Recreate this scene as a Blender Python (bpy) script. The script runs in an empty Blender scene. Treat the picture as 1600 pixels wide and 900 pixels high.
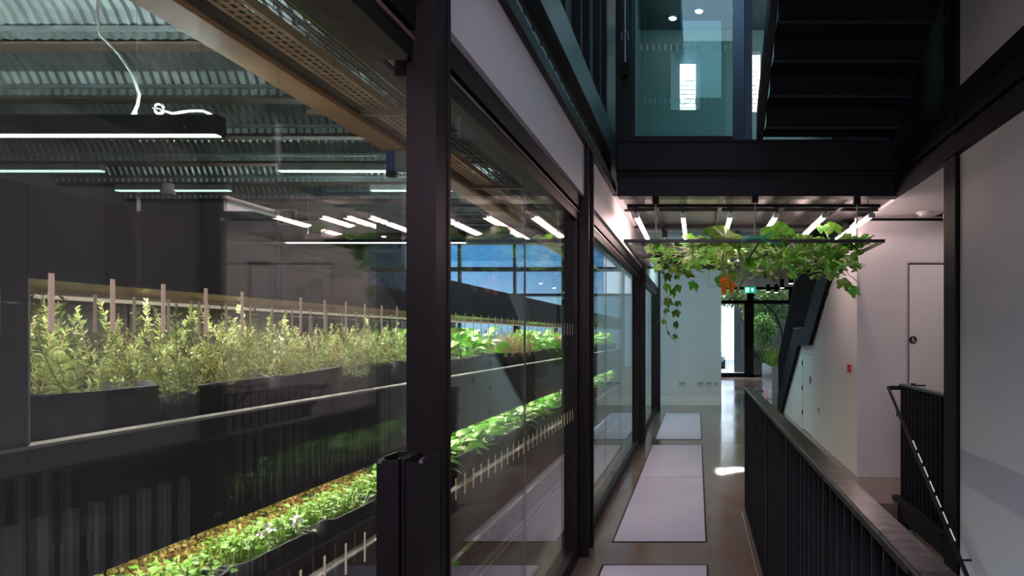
import bpy, bmesh, math, random
from mathutils import Vector, Matrix
R = math.radians
sc = bpy.context.scene
COL = sc.collection
random.seed(7)

# ------------------------------------------------------------------ camera
H = 1.55
cam_d = bpy.data.cameras.new('camera'); cam = bpy.data.objects.new('camera', cam_d); COL.objects.link(cam)
cam.location = (0, 0, H); cam.rotation_euler = (R(90), 0, 0)
cam_d.lens = 24.0; cam_d.sensor_width = 36.0
cam_d.shift_x = -(1089 - 800) / 1600.0
cam_d.shift_y = (525 - 450) / 1600.0
cam_d.clip_start = 0.05; cam_d.clip_end = 200
sc.camera = cam
sc.view_settings.view_transform = 'Standard'; sc.view_settings.look = 'None'
sc.view_settings.gamma = 1.0; sc.view_settings.use_curve_mapping = False
sc.view_settings.exposure = 0.6
try:
    sc.cycles.transparent_max_bounces = 24
    sc.cycles.max_bounces = 10
    sc.cycles.glossy_bounces = 5
    sc.cycles.caustics_reflective = False
    sc.cycles.caustics_refractive = False
    sc.cycles.sample_clamp_indirect = 4.0
except Exception:
    pass

# ------------------------------------------------------------------ world
w = bpy.data.worlds.new('sky'); sc.world = w; w.use_nodes = True
nt = w.node_tree; nt.nodes.clear()
wo = nt.nodes.new('ShaderNodeOutputWorld'); wb = nt.nodes.new('ShaderNodeBackground')
tc = nt.nodes.new('ShaderNodeTexCoord'); sp = nt.nodes.new('ShaderNodeSeparateXYZ')
rp = nt.nodes.new('ShaderNodeValToRGB')
rp.color_ramp.elements[0].position = 0.0; rp.color_ramp.elements[0].color = (.42, .66, .88, 1)
rp.color_ramp.elements[1].position = 0.10; rp.color_ramp.elements[1].color = (.06, .27, .62, 1)
nt.links.new(tc.outputs['Generated'], sp.inputs[0]); nt.links.new(sp.outputs['Z'], rp.inputs[0])
nt.links.new(rp.outputs[0], wb.inputs['Color']); wb.inputs['Strength'].default_value = 1.0
nt.links.new(wb.outputs[0], wo.inputs['Surface'])

# ------------------------------------------------------------------ area lights (daylight, general lighting and added unseen fills)
def area(name, loc, rot, sx, sy, power, color, spread=180):
    d = bpy.data.lights.new(name, 'AREA'); d.shape = 'RECTANGLE'; d.size = sx; d.size_y = sy
    d.energy = power; d.color = color; d.spread = R(spread)
    o = bpy.data.objects.new(name, d); COL.objects.link(o); o.location = loc; o.rotation_euler = rot
    return o
area('rooflight_glow', (.55, 2.2, 7.0), (0, 0, 0), 1.6, 4.0, 34, (.66, .87, 1.0))
area('rear_fill', (-.1, -1.6, 2.7), (R(35), 0, 0), 1.0, 1.6, 56, (1.0, .79, .98))  # unseen fill added behind the viewer, without a fixture
area('stairwell_fill', (1.2, .2, 2.75), (0, 0, 0), .8, 2.2, 21, (1.0, .70, .75))  # fill light added above the stair, no lamp modelled there
area('lobby_teal_fill', (.3, 12.2, 3.2), (R(25), 0, 0), 1.6, 1.6, 44, (.56, .95, .98))  # hidden panel added under the closed ceiling to turn the end wall teal
area('lobby_lamp_glow', (3.2, 6.4, 2.83), (0, 0, 0), 1.2, 1.2, 9, (1.0, .84, .84))
area('entrance_daylight', (1.6, 29.0, 5.2), (R(-62), 0, 0), 7.0, 4.0, 800, (.86, .96, 1.0))
area('street_daylight', (1.0, 30.0, 10.0), (R(35), 0, 0), 9.0, 6.0, 3500, (.92, .97, 1.0))
area('upper_room_glow', (1.75, 8.2, 5.0), (0, R(90), 0), 1.2, 1.6, 12, (.46, .80, .90))
area('yard_daylight', (-.2, 10.4, 7.4), (R(32), 0, 0), 1.5, 1.0, 2200, (1, .98, .95))
area('floor_patch_beam', (.67, 7.84, 2.86), (0, 0, 0), .87, .36, 55, (.72, 1.0, .98), 3)  # unseen narrow beam added below the soffit to imitate sun on the floor
area('grow_room_daylight', (-4.2, 14.2, 2.4), (R(90), 0, 0), 3.0, 1.6, 24, (.62, .84, 1.0))

# ------------------------------------------------------------------ materials
MATS = {}
def mat(name, color, rough=.5, metal=0., spec=.5, emit=None, estr=0., noise=0., nscale=8., bump=0., bscale=60., trans=None, color2=None, rand=0., rough2=None, stretch=None):
    if name in MATS: return MATS[name]
    m = bpy.data.materials.new(name); m.use_nodes = True; t = m.node_tree
    b = t.nodes['Principled BSDF']
    b.inputs['Base Color'].default_value = (*color, 1); b.inputs['Roughness'].default_value = rough
    b.inputs['Metallic'].default_value = metal; b.inputs['Specular IOR Level'].default_value = spec
    m.diffuse_color = (*color, 1)
    src = None
    def coords():
        c = t.nodes.new('ShaderNodeTexCoord')
        if stretch:
            mp = t.nodes.new('ShaderNodeMapping'); mp.inputs['Scale'].default_value = stretch
            t.links.new(c.outputs['Object'], mp.inputs[0]); return mp.outputs[0]
        return c.outputs['Object']
    if noise or color2:
        n = t.nodes.new('ShaderNodeTexNoise'); n.inputs['Scale'].default_value = nscale; n.inputs['Detail'].default_value = 5
        t.links.new(coords(), n.inputs['Vector'])
        r = t.nodes.new('ShaderNodeValToRGB')
        c2 = color2 if color2 else tuple(max(0, c * (1 - noise)) for c in color)
        c1 = color if color2 else tuple(c * (1 + noise * .5) for c in color)
        r.color_ramp.elements[0].position = .35; r.color_ramp.elements[0].color = (*c2, 1)
        r.color_ramp.elements[1].position = .68; r.color_ramp.elements[1].color = (*c1, 1)
        t.links.new(n.outputs['Fac'], r.inputs[0]); src = r.outputs[0]
        if rough2 is not None:
            mr = t.nodes.new('ShaderNodeMapRange'); mr.inputs['From Min'].default_value = .35; mr.inputs['From Max'].default_value = .68
            mr.inputs['To Min'].default_value = rough; mr.inputs['To Max'].default_value = rough2
            t.links.new(n.outputs['Fac'], mr.inputs[0]); t.links.new(mr.outputs[0], b.inputs['Roughness'])
    if rand:
        oi = t.nodes.new('ShaderNodeObjectInfo'); hs = t.nodes.new('ShaderNodeHueSaturation')
        mm = t.nodes.new('ShaderNodeMapRange'); mm.inputs['To Min'].default_value = 1 - rand; mm.inputs['To Max'].default_value = 1 + rand
        mh = t.nodes.new('ShaderNodeMapRange'); mh.inputs['To Min'].default_value = .5 - rand * .06; mh.inputs['To Max'].default_value = .5 + rand * .06
        t.links.new(oi.outputs['Random'], mm.inputs[0]); t.links.new(mm.outputs[0], hs.inputs['Value'])
        t.links.new(oi.outputs['Random'], mh.inputs[0]); t.links.new(mh.outputs[0], hs.inputs['Hue'])
        if src: t.links.new(src, hs.inputs['Color'])
        else: hs.inputs['Color'].default_value = (*color, 1)
        src = hs.outputs[0]
    if src: t.links.new(src, b.inputs['Base Color'])
    if bump:
        n2 = t.nodes.new('ShaderNodeTexNoise'); n2.inputs['Scale'].default_value = bscale; n2.inputs['Detail'].default_value = 4
        t.links.new(coords(), n2.inputs['Vector'])
        bp = t.nodes.new('ShaderNodeBump'); bp.inputs['Strength'].default_value = bump; bp.inputs['Distance'].default_value = .01
        t.links.new(n2.outputs['Fac'], bp.inputs['Height']); t.links.new(bp.outputs[0], b.inputs['Normal'])
    if emit is not None:
        b.inputs['Emission Color'].default_value = (*emit, 1); b.inputs['Emission Strength'].default_value = estr
    if trans is not None:      # leaf: light shines through
        tr = t.nodes.new('ShaderNodeBsdfTranslucent'); mx = t.nodes.new('ShaderNodeMixShader'); mx.inputs[0].default_value = trans
        if src: t.links.new(src, tr.inputs['Color'])
        else: tr.inputs['Color'].default_value = (*color, 1)
        out = t.nodes['Material Output']
        t.links.new(b.outputs[0], mx.inputs[1]); t.links.new(tr.outputs[0], mx.inputs[2]); t.links.new(mx.outputs[0], out.inputs['Surface'])
    MATS[name] = m
    return m

def glass_mat(name, tint=(1, 1, 1), gain=1.0):
    m = bpy.data.materials.new(name); m.use_nodes = True; t = m.node_tree; t.nodes.clear()
    o = t.nodes.new('ShaderNodeOutputMaterial'); mx = t.nodes.new('ShaderNodeMixShader')
    tr = t.nodes.new('ShaderNodeBsdfTransparent'); tr.inputs['Color'].default_value = (*tint, 1)
    gl = t.nodes.new('ShaderNodeBsdfGlossy'); gl.inputs['Roughness'].default_value = 0.0; gl.inputs['Color'].default_value = (gain, gain, gain, 1)
    fr = t.nodes.new('ShaderNodeFresnel'); ge = t.nodes.new('ShaderNodeNewGeometry')
    mr = t.nodes.new('ShaderNodeMapRange'); mr.inputs['To Min'].default_value = 1.5; mr.inputs['To Max'].default_value = 1 / 1.5
    t.links.new(ge.outputs['Backfacing'], mr.inputs[0]); t.links.new(mr.outputs[0], fr.inputs['IOR'])
    t.links.new(fr.outputs[0], mx.inputs[0]); t.links.new(tr.outputs[0], mx.inputs[1]); t.links.new(gl.outputs[0], mx.inputs[2])
    t.links.new(mx.outputs[0], o.inputs['Surface'])
    MATS[name] = m
    return m

black = mat('black_steel', (.0065, .0065, .008), .48, spec=.25, bump=.03, bscale=25)
bronze = mat('dark_frame', (.0085, .007, .0075), .45, spec=.2, noise=.15, nscale=3)
blackm = mat('black_matt', (.006, .006, .007), .6, spec=.18)
shelfm = mat('shelf_black', (.046, .045, .050), .42, noise=.2, nscale=2)
capm = mat('rail_cap_metal', (.10, .10, .105), .22, metal=.85, bump=.15, bscale=18, noise=.2, nscale=4)
white = mat('white_plaster', (.62, .60, .61), .62, noise=.05, nscale=1.2, bump=.04, bscale=8)
white_panel = mat('white_panel', (.66, .65, .66), .45, noise=.03, nscale=1)
doorw = mat('white_door', (.66, .65, .66), .45)
grey_wall = mat('grey_plaster', (.34, .34, .34), .7, noise=.08, nscale=1.5)
concrete = mat('polished_concrete', (.185, .16, .14), .10, spec=.5, color2=(.185, .10, .08), nscale=.9, rough2=.2, bump=.02, bscale=14)
growfloor = mat('dark_screed', (.10, .095, .095), .3, noise=.25, nscale=2.5)
panelm = mat('frosted_floor_glass', (.49, .44, .57), .28, spec=.5, noise=.08, nscale=1.2)
galv = mat('galvanised', (.42, .46, .46), .42, metal=.55, noise=.25, nscale=5)
deckm = mat('deck_steel', (.36, .40, .40), .38, metal=.6, noise=.3, nscale=3)
joistm = mat('joist_brown', (.17, .125, .095), .6, noise=.25, nscale=4)
ducte = mat('boxed_beam_brown', (.42, .27, .17), .55, noise=.12, nscale=3)
traym = mat('tray_steel', (.46, .34, .24), .5, metal=.1, noise=.2, nscale=8)
cablem = mat('cable_black', (.012, .012, .013), .5)
whitecable = mat('clear_cable', (.75, .75, .75), .25)
trim_metal = mat('edge_metal', (.62, .60, .60), .28, metal=.8)
strip_m = mat('dash_film', (.95, .88, .68), .5, trans=.6)
whitetrim = mat('white_trim', (.72, .70, .68), .4)
glass = glass_mat('clear_glass', (.97, .985, .98))
teal_glass = glass_mat('teal_glass', (.84, .95, .95))
fabric = mat('planter_felt', (.042, .041, .045), .65, noise=.5, nscale=6, bump=.3, bscale=30)
soil = mat('soil', (.045, .028, .018), .95, noise=.6, nscale=30, bump=.6, bscale=60)
rubber = mat('seal_grey', (.10, .10, .10), .5)
brass = mat('hinge_dark', (.03, .03, .03), .4, metal=.5)
glow_grow = mat('grow_tube', (1, .9, .88), .4, emit=(1.0, .70, .68), estr=21)
glow_white = mat('lamp_diffuser', (1, 1, 1), .4, emit=(.92, 1.0, .95), estr=7)
glow_up = mat('added_top_glow', (1, 1, 1), .4, emit=(.84, 1.0, .97), estr=62)
glow_dim = mat('batten_diffuser', (1, 1, 1), .4, emit=(.75, 1.0, .95), estr=.8)
glow_warm = mat('shelf_strip_diffuser', (1, 1, 1), .4, emit=(1.0, .82, .66), estr=.32)
glow_spot = mat('downlight_lens', (1, 1, 1), .4, emit=(1, .96, .9), estr=12)
red = mat('red_plastic', (.62, .03, .03), .35)
green_sign = mat('exit_green', (.0, .34, .22), .4, emit=(.0, .42, .27), estr=.7)
sign_white = mat('exit_white', (.9, .95, .92), .4, emit=(.85, 1, .93), estr=.9)
bluep = mat('blue_plastic', (.03, .10, .42), .35)
frost = mat('frosted_pane', (.75, .88, .92), .5, trans=.75)

# leaves
rosem = mat('rosemary_needle', (.30, .38, .13), .5, noise=.6, nscale=25, trans=.35, rand=.25)
rosem2 = mat('thyme_needle', (.36, .36, .16), .5, noise=.5, nscale=25, trans=.35, rand=.25)
stemm = mat('woody_stem', (.30, .20, .11), .7, noise=.4, nscale=40)
rstem = mat('red_stem', (.36, .12, .10), .6)
gstem = mat('green_stem', (.27, .38, .10), .5, noise=.3, nscale=20)
flowerw = mat('pale_flower', (.80, .74, .80), .6)
mintm = mat('herb_leaf', (.20, .42, .07), .42, noise=.45, nscale=16, trans=.35, rand=.2)
chardm = mat('salad_leaf', (.17, .42, .06), .36, noise=.4, nscale=10, trans=.35, rand=.25)
sedumm = mat('sedum', (.46, .23, .08), .6, color2=(.34, .36, .08), nscale=14, trans=.2)
squashm = mat('squash_leaf', (.13, .34, .035), .45, noise=.4, nscale=9, trans=.45, rand=.45)
gourdm = mat('gourd_skin', (.13, .27, .04), .35, color2=(.26, .38, .09), nscale=18)
orangem = mat('squash_blossom', (.95, .42, .06), .5, trans=.35, noise=.3, nscale=20)
yleaf = mat('yellow_leaf', (.62, .42, .06), .5, trans=.35)
treeleaf = mat('tree_leaf', (.14, .26, .05), .5, trans=.3, noise=.5, nscale=3, rand=.3)
grassm = mat('grass_blade', (.24, .46, .10), .5, trans=.35, noise=.4, nscale=9)

# ------------------------------------------------------------------ helpers
def box(bm, x0, x1, y0, y1, z0, z1):
    v = [bm.verts.new(p) for p in ((x0,y0,z0),(x1,y0,z0),(x1,y1,z0),(x0,y1,z0),(x0,y0,z1),(x1,y0,z1),(x1,y1,z1),(x0,y1,z1))]
    for f in ((0,3,2,1),(4,5,6,7),(0,1,5,4),(1,2,6,5),(2,3,7,6),(3,0,4,7)):
        bm.faces.new([v[i] for i in f])
    return bm
def B(*a, bevel=0.0):
    bm = bmesh.new(); box(bm, *a)
    if bevel: bmesh.ops.bevel(bm, geom=bm.edges[:], offset=bevel, segments=2, affect='EDGES', profile=.6)
    return bm
def tube(bm, pts, r, n=8, cap=True):
    pts = [Vector(p) for p in pts]; rings = []
    for i, p in enumerate(pts):
        if i == 0: d = pts[1] - p
        elif i == len(pts) - 1: d = p - pts[i - 1]
        else: d = (pts[i + 1] - p).normalized() + (p - pts[i - 1]).normalized()
        d.normalize()
        up = Vector((0, 0, 1)) if abs(d.z) < .9 else Vector((1, 0, 0))
        a = d.cross(up).normalized(); b = a.cross(d)
        rr = r[i] if isinstance(r, (list, tuple)) else r
        rings.append([bm.verts.new(p + (a * math.cos(2*math.pi*k/n) + b * math.sin(2*math.pi*k/n)) * rr) for k in range(n)])
    for i in range(len(rings) - 1):
        for k in range(n):
            bm.faces.new((rings[i][k], rings[i][(k+1) % n], rings[i+1][(k+1) % n], rings[i+1][k]))
    if cap:
        bm.faces.new(rings[0][::-1]); bm.faces.new(rings[-1])
    return bm
def T(pts, r, n=8):
    return tube(bmesh.new(), pts, r, n)
def prism(pts, axis, a, b):
    """polygon pts extruded along axis 'x','y','z' from a to b; pts in the two other axes, in order"""
    bm = bmesh.new()
    def P(u, v, t): return {'x': (t, u, v), 'y': (u, t, v), 'z': (u, v, t)}[axis]
    A = [bm.verts.new(P(u, v, a)) for u, v in pts]; Bv = [bm.verts.new(P(u, v, b)) for u, v in pts]
    n = len(pts); bm.faces.new(A); bm.faces.new(Bv[::-1])
    for i in range(n): bm.faces.new((A[i], Bv[i], Bv[(i+1) % n], A[(i+1) % n]))
    bmesh.ops.recalc_face_normals(bm, faces=bm.faces[:])
    return bm
def disc(bm, c, r, axis='z', n=20, th=.004):
    vs = []
    for s in (0, 1):
        ring = []
        for k in range(n):
            u, v = r*math.cos(2*math.pi*k/n), r*math.sin(2*math.pi*k/n)
            p = {'z': (u, v, s*th), 'y': (u, s*th, v), 'x': (s*th, u, v)}[axis]
            ring.append(bm.verts.new((c[0]+p[0], c[1]+p[1], c[2]+p[2])))
        vs.append(ring)
    bm.faces.new(vs[0]); bm.faces.new(vs[1][::-1])
    for k in range(n): bm.faces.new((vs[0][k], vs[0][(k+1) % n], vs[1][(k+1) % n], vs[1][k]))
    bmesh.ops.recalc_face_normals(bm, faces=bm.faces[:])
    return bm
def mesh_of(bm, name, m, smooth=False):
    me = bpy.data.meshes.new(name); bm.to_mesh(me); bm.free(); me.materials.append(m)
    if smooth:
        for p in me.polygons: p.use_smooth = True
    return me
def data_mesh(name, verts, faces, m, smooth=False):
    me = bpy.data.meshes.new(name); me.from_pydata(verts, [], faces); me.update(); me.materials.append(m)
    if smooth:
        for p in me.polygons: p.use_smooth = True
    return me
def place(name, me, parent=None, loc=(0, 0, 0), rot=(0, 0, 0), scale=(1, 1, 1), local=False):
    o = bpy.data.objects.new(name, me); COL.objects.link(o)
    o.location = loc; o.rotation_euler = rot; o.scale = scale
    if parent:
        o.parent = parent
        if not local:
            o.matrix_parent_inverse = (Matrix.Translation(ABSLOC[parent.name])).inverted()
    ABSLOC[o.name] = Vector(loc)
    return o
ABSLOC = {}
def obj(name, bm, m, parent=None, smooth=False):
    me = mesh_of(bm, name, m, smooth)
    if parent is None:
        # origin at the base centre
        xs = [v.co for v in me.vertices]
        c = Vector(((min(p.x for p in xs)+max(p.x for p in xs))/2, (min(p.y for p in xs)+max(p.y for p in xs))/2, min(p.z for p in xs)))
        me.transform(Matrix.Translation(-c))
        return place(name, me, None, c)
    if parent.type == 'MESH':
        o = place(name, me, parent)
        o.matrix_parent_inverse = parent.matrix_basis.inverted()
        if parent.parent: o.matrix_parent_inverse = (parent.parent.matrix_basis @ parent.matrix_parent_inverse @ parent.matrix_basis).inverted()
        return o
    return place(name, me, parent)
def tag(o, label=None, cat=None, group=None, kind=None):
    if label: o['label'] = label
    if cat: o['category'] = cat
    if group: o['group'] = group
    if kind: o['kind'] = kind
    return o
def thing(name, label, cat, loc=(0, 0, 0), group=None, kind=None, rotz=0):
    o = bpy.data.objects.new(name, None); COL.objects.link(o); o.location = loc; o.rotation_euler = (0, 0, rotz)
    o.empty_display_size = .1
    ABSLOC[o.name] = Vector(loc)
    return tag(o, label, cat, group, kind)
def struct(name, bm, m, label, cat, parent=None):
    o = obj(name, bm, m, parent)
    if parent is None: tag(o, label, cat, None, 'structure')
    elif label: o['label'] = label
    return o
ORD = 'first second third fourth fifth sixth seventh eighth ninth tenth eleventh twelfth thirteenth fourteenth fifteenth sixteenth seventeenth eighteenth nineteenth twentieth'.split() + ['twenty-' + s for s in 'first second third fourth fifth sixth seventh eighth ninth'.split()]

# ================================================================== STRUCTURE
GX = -.85            # glass plane of the left-hand screen
# ---- floors
bm = bmesh.new()
box(bm, -.83, .43, -4, 6.32, -.25, 0); box(bm, -.83, 4.6, 6.32, 26.6, -.25, 0); box(bm, 1.93, 4.6, 4.9, 6.32, -.25, 0)
floor = struct('floor', bm, concrete, 'polished brown-grey concrete floor of the corridor and lobby', 'floor')
for (y0, y1, nm) in ((2.0, 4.61, 0), (5.14, 7.46, 1), (7.47, 9.69, 1), (10.22, 12.05, 2), (12.06, 13.75, 2)):
    p = obj('glass_panel', B(-.628, .063, y0 + .004, y1 - .004, -.01, .0035), panelm, floor)
    p['label'] = ['frosted floor glass panel at the very front of the corridor', 'long frosted lilac floor glass panel', 'frosted teal-tinted floor glass panel'][nm]
for (y0, y1) in ((2.0, 4.61), (5.14, 9.69), (10.22, 13.75)):
    bm = bmesh.new()
    box(bm, -.640, -.628, y0 - .012, y1 + .012, -.01, .005); box(bm, .063, .075, y0 - .012, y1 + .012, -.01, .005)
    box(bm, -.628, .063, y0 - .012, y0, -.01, .005); box(bm, -.628, .063, y1, y1 + .012, -.01, .005)
    obj('panel_frame', bm, blackm, floor)
obj('edge_strip', B(.392, .400, -3.5, 5.98, -.01, .006), trim_metal, floor)
obj('joint_line', B(.082, .086, -3.5, 14, -.01, .0015), rubber, floor)
struct('floor_grow_room', B(-9, -.83, -1.5, 14.6, -.25, -.002), growfloor, 'dark screed floor of the grow room behind the glass', 'floor')
struct('floor_entrance', B(-6, 9, 26.6, 46, -.25, -.01), mat('pavement', (.42, .42, .42), .7, noise=.2, nscale=3), 'pale grey pavement outside the glazed entrance', 'pavement')

# ---- right-hand side
wr = thing('wall_right', 'white plaster wall beside the descending stair, below and above a black beam', 'wall', (1.95, .5, -3.2), kind='structure')
obj('lower_face', B(1.9, 2.02, -4, 4.93, -3.2, 2.86), white, wr)
obj('upper_face', B(1.9, 2.02, -4, 4.93, 3.28, 7.2), white, wr)
obj('void_face', B(1.93, 2.02, 4.93, 6.32, -3.2, -.25), white, wr)
struct('wall_back', B(-9, 2.2, -4.12, -4, -3.2, 7.2), grey_wall, 'grey end wall behind the viewer', 'wall')
# steel column at the right and beams round the stair void
bm = bmesh.new(); box(bm, 1.865, 1.885, 4.935, 5.16, -.25, 7.2); box(bm, 1.885, 2.04, 5.03, 5.06, -.25, 7.2); box(bm, 2.04, 2.06, 4.935, 5.16, -.25, 7.2)
tag(obj('steel_column', bm, blackm), 'tall black steel column at the end of the white right wall', 'column', kind='structure')
bm = bmesh.new()
box(bm, 1.84, 1.90, -4, 6.55, 3.20, 3.30); box(bm, 1.885, 1.91, -4, 6.55, 2.98, 3.20); box(bm, 1.84, 1.90, -4, 6.55, 2.86, 2.98); box(bm, 1.83, 1.845, -4, 6.55, 3.02, 3.05)
tag(obj('steel_beam', bm, blackm), 'black steel beam running along the white right wall above head height', 'beam', kind='structure')
bm = bmesh.new()
box(bm, -.76, 1.90, 6.36, 6.50, 3.10, 3.36); box(bm, -.76, 1.90, 6.44, 6.50, 3.02, 3.10); box(bm, -.74, 1.87, 6.36, 6.50, 2.87, 3.02); box(bm, -.76, 1.9, 6.34, 6.52, 3.36, 3.375); box(bm, -.74, 1.87, 6.345, 6.5, 2.85, 2.87)
tag(obj('steel_beam', bm, black), 'black steel beam spanning the corridor above the hanging planting rack', 'beam', kind='structure')
lb = thing('steel_beam', 'black steel beam above the white panels of the glass wall', 'beam', (-.78, 1, 2.88), kind='structure')
obj('upper_flange', B(-.84, -.735, -4, 6.36, 3.13, 3.36, bevel=.004), mat('blue_black_steel', (.045, .06, .065), .30, metal=.4, noise=.3, nscale=1.5), lb)
obj('web', B(-.90, -.80, -4, 6.36, 2.97, 3.13), blackm, lb)
obj('lower_channel', B(-.84, -.755, -4, 6.36, 2.88, 2.95, bevel=.004), bronze, lb)
obj('cable_run', B(-.80, -.76, -4, 6.36, 2.955, 2.975), mat('cable_teal', (.08, .16, .17), .35), lb)
for k in range(40):
    me = MATS.get('_clip') or mesh_of(B(-.02, .02, -.012, .012, 0, .018), 'clip', blackm); MATS['_clip'] = me
    place('cable_clip', me, lb, (-.775, -.2 + k * .16, 2.965))

# ---- upper left wall above the beam (dark panels)
ul = thing('wall_upper_left', 'dark panelled wall of the upper storey above the glass wall', 'wall', (-.8, 1, 3.36), kind='structure')
obj('backing', B(-.95, -.86, -4, 9.7, 3.36, 7.2), mat('purple_black_panel', (.030, .022, .030), .4, noise=.4, nscale=2, stretch=(1, 6, .4)), ul)
for y in (1.2, 2.3, 3.4, 4.2, 4.75, 5.15, 5.7, 6.1):
    obj('mullion', B(-.86, -.81, y, y + .07, 3.36, 7.2), black, ul)

# ---- left screen: columns, spandrel panels
def column(y0, y1, label, x0=-.843, x1=-.757, ztop=7.2):
    bm = bmesh.new(); box(bm, x0, x1, y0, y0 + .016, 0, ztop); box(bm, x0, x1, y1 - .016, y1, 0, ztop); box(bm, x0 + .02, x1 - .004 if y1 - y0 < .15 else x1 - .03, y0 + .016, y1 - .016, 0, ztop)
    return tag(obj('steel_column', bm, bronze), label, 'column', kind='structure')
column(1.98, 2.10, 'thick black steel column nearest the viewer in the glass wall', ztop=2.88)
column(4.78, 5.02, 'black steel column between the first and second white panels', ztop=3.0)
column(9.80, 10.05, 'black steel column halfway along the glass wall beyond the hanging rack', ztop=2.88)
column(13.9, 14.15, 'black steel column next to the white end wall with sockets', ztop=2.88)
column(-.2, -.05, 'black steel column of the glass wall behind the viewer', ztop=2.88)
for i, (y0, y1) in enumerate(((-.05, 1.98), (2.10, 4.78), (5.02, 9.80), (10.05, 13.9))):
    p = obj('wall_panel', B(-.86, -.79, y0 + .004, y1 - .004, 2.53, 2.88), white_panel)
    tag(p, 'white spandrel panel over the ' + ['pane nearest the viewer', 'second glazed bay of the glass wall', 'third glazed bay lit by the grow lamps', 'farthest glazed bay'][i], 'wall panel', 'white panels over the glass wall', 'structure')
dash_hi = None
def dash_mesh():
    global dash_hi
    if dash_hi is None: dash_hi = mesh_of(B(-.0003, .0003, -.004, .004, 0, .075), 'dash', strip_m)
    return dash_hi
bays = ((-.05, 1.98, (1.386,), 'nearest'), (2.10, 4.78, (3.37,), 'second'), (5.02, 9.80, (6.38, 7.6, 8.9), 'third'), (10.05, 13.9, (12.0,), 'farthest'))
for i, (y0, y1, joints, nm) in enumerate(bays):
    wn = thing('window_%d' % (i + 1), 'floor-to-head glazed screen bay, ' + nm + ' from the viewer, looking into the grow room', 'window', (GX, (y0+y1)/2, 0), kind='structure')
    bm = bmesh.new(); box(bm, -.93, -.823, y0, y1, 0, .09); box(bm, -.845, -.818, y0, y1, .0, .055)
    obj('sill', bm, bronze, wn)
    bm = bmesh.new(); box(bm, -.93, -.823, y0, y1, 2.35, 2.415); box(bm, -.90, -.815, y0, y1, 2.44, 2.53); box(bm, -.88, -.85, y0, y1, 2.41, 2.45)
    obj('head_frame', bm, bronze, wn)
    obj('head_trim', B(-.826, -.818, y0, y1, 2.405, 2.418), mat('rose_trim', (.25, .16, .13), .35, metal=.5), wn)
    for ya, yb in ((y0, y0 + .07), (y1 - .09, y1)):
        if i == 0: continue
        obj('jamb', B(-.875 if (i == 1 and ya == y0) else -.93, -.823, ya, yb, .09, 2.35), bronze, wn)
    cuts = [y0 + .05] + list(joints) + [y1 - (.07 if i else .0)]
    for a, b in zip(cuts, cuts[1:]):
        g = obj('glass_pane', B(GX - .006, GX + .006, a + .0025, b - .0025, .07, 2.37), glass, wn)
        if i < 2:
            for k in range(-8, 45):
                y = .892 + .0935 * k
                if a + .03 < y < b - .03:
                    for z in (1.557, .977):
                        d = place('dash_mark', dash_mesh(), g, (GX + .0066, y, z))
                        d.matrix_parent_inverse = (Matrix.Translation(ABSLOC[wn.name]) @ g.matrix_parent_inverse @ g.matrix_basis).inverted() if False else Matrix.Identity(4)
                        # g carries world coordinates relative to wn, so its own frame is the world frame
    for j in joints if i else ():
        obj('joint_seal', B(GX - .005, GX + .005, j - .002, j + .002, .07, 2.37), rubber, wn)
# inner glass screen in front of the first planters
ig = thing('glass_screen', 'inner clear glass screen with cream dash marks in front of the rosemary shelf', 'glass screen', (-1.19, 2, 0))
g = obj('glass_pane', B(-1.195, -1.185, .35, 2.95, 0, 3.0), glass, ig)
for k in range(-9, 19):
    for z in (1.557,):
        d = place('dash_mark', dash_mesh(), g, (-1.1844, 1.263 * 1.0635 + .0935 * k, z)); d.matrix_parent_inverse = Matrix.Identity(4)

# half-height open channel upright in front of the near column
bm = bmesh.new(); X0, X1, Y0, Y1, Zt = -.845, -.72, 1.80, 1.925, 1.225
th = .006
box(bm, X0, X0 + th, Y0, Y1, 0, Zt); box(bm, X0, X1, Y1 - th, Y1, 0, Zt); box(bm, X1 - th, X1, Y0, Y1, 0, Zt)
box(bm, X0 + th, X0 + .058, Y0 + .0, Y0 + th, 0, Zt - .004); box(bm, X0 + .052, X0 + .058, Y0 + th, Y1 - th, 0, Zt); box(bm, X0 + .066, X0 + .072, Y0, Y1 - th, 0, Zt)
box(bm, X0 + .072, X1 - th, Y0 + .012, Y0 + .018, 0, Zt - .01)
up = thing('channel_upright', 'black hollow steel upright with an open top in front of the nearest column', 'post', (-.78, 1.86, 0))
obj('channel', bm, black, up)
for x in (X0 + .008, X1 - .008):
    obj('corner_pad', T([(x, Y0 - .001, Zt - .006), (x, Y0 + .02, Zt - .004)], .006, 8), mat('pad_grey', (.12, .12, .13), .4), up)

# ---- cross walls, lobby
we = thing('wall_end', 'white wall stub with sockets closing the end of the glass wall', 'wall', (-.1, 15.3, 0), kind='structure')
obj('face', B(-.86, .545, 15.3, 15.5, 0, 3.4), white, we)
obj('baseboard', B(-.86, .55, 15.285, 15.3, 0, .21), whitetrim, we)
for i, (px, wd) in enumerate(((1066, .15), (1094.5, .15), (1107.5, .15), (1118.5, .09))):
    x = (px - 1089) * 15.3 / 1066.7
    s = thing('wall_socket', ['double white socket plate standing apart on the white end wall', 'double white socket plate, second along the white end wall', 'double white socket plate, third along the white end wall', 'narrow white switch plate nearest the corner of the end wall'][i], 'socket', (x, 15.29, .43), 'socket plates on the end wall')
    obj('plate', B(x - wd/2, x + wd/2, 15.286, 15.3, .43, .52, bevel=.004), mat('socket_grey', (.42, .43, .43), .4), s)
    obj('rocker', B(x - wd*.36, x + wd*.36, 15.281, 15.287, .487, .508), mat('socket_dark', (.2, .2, .2), .4), s)
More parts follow.
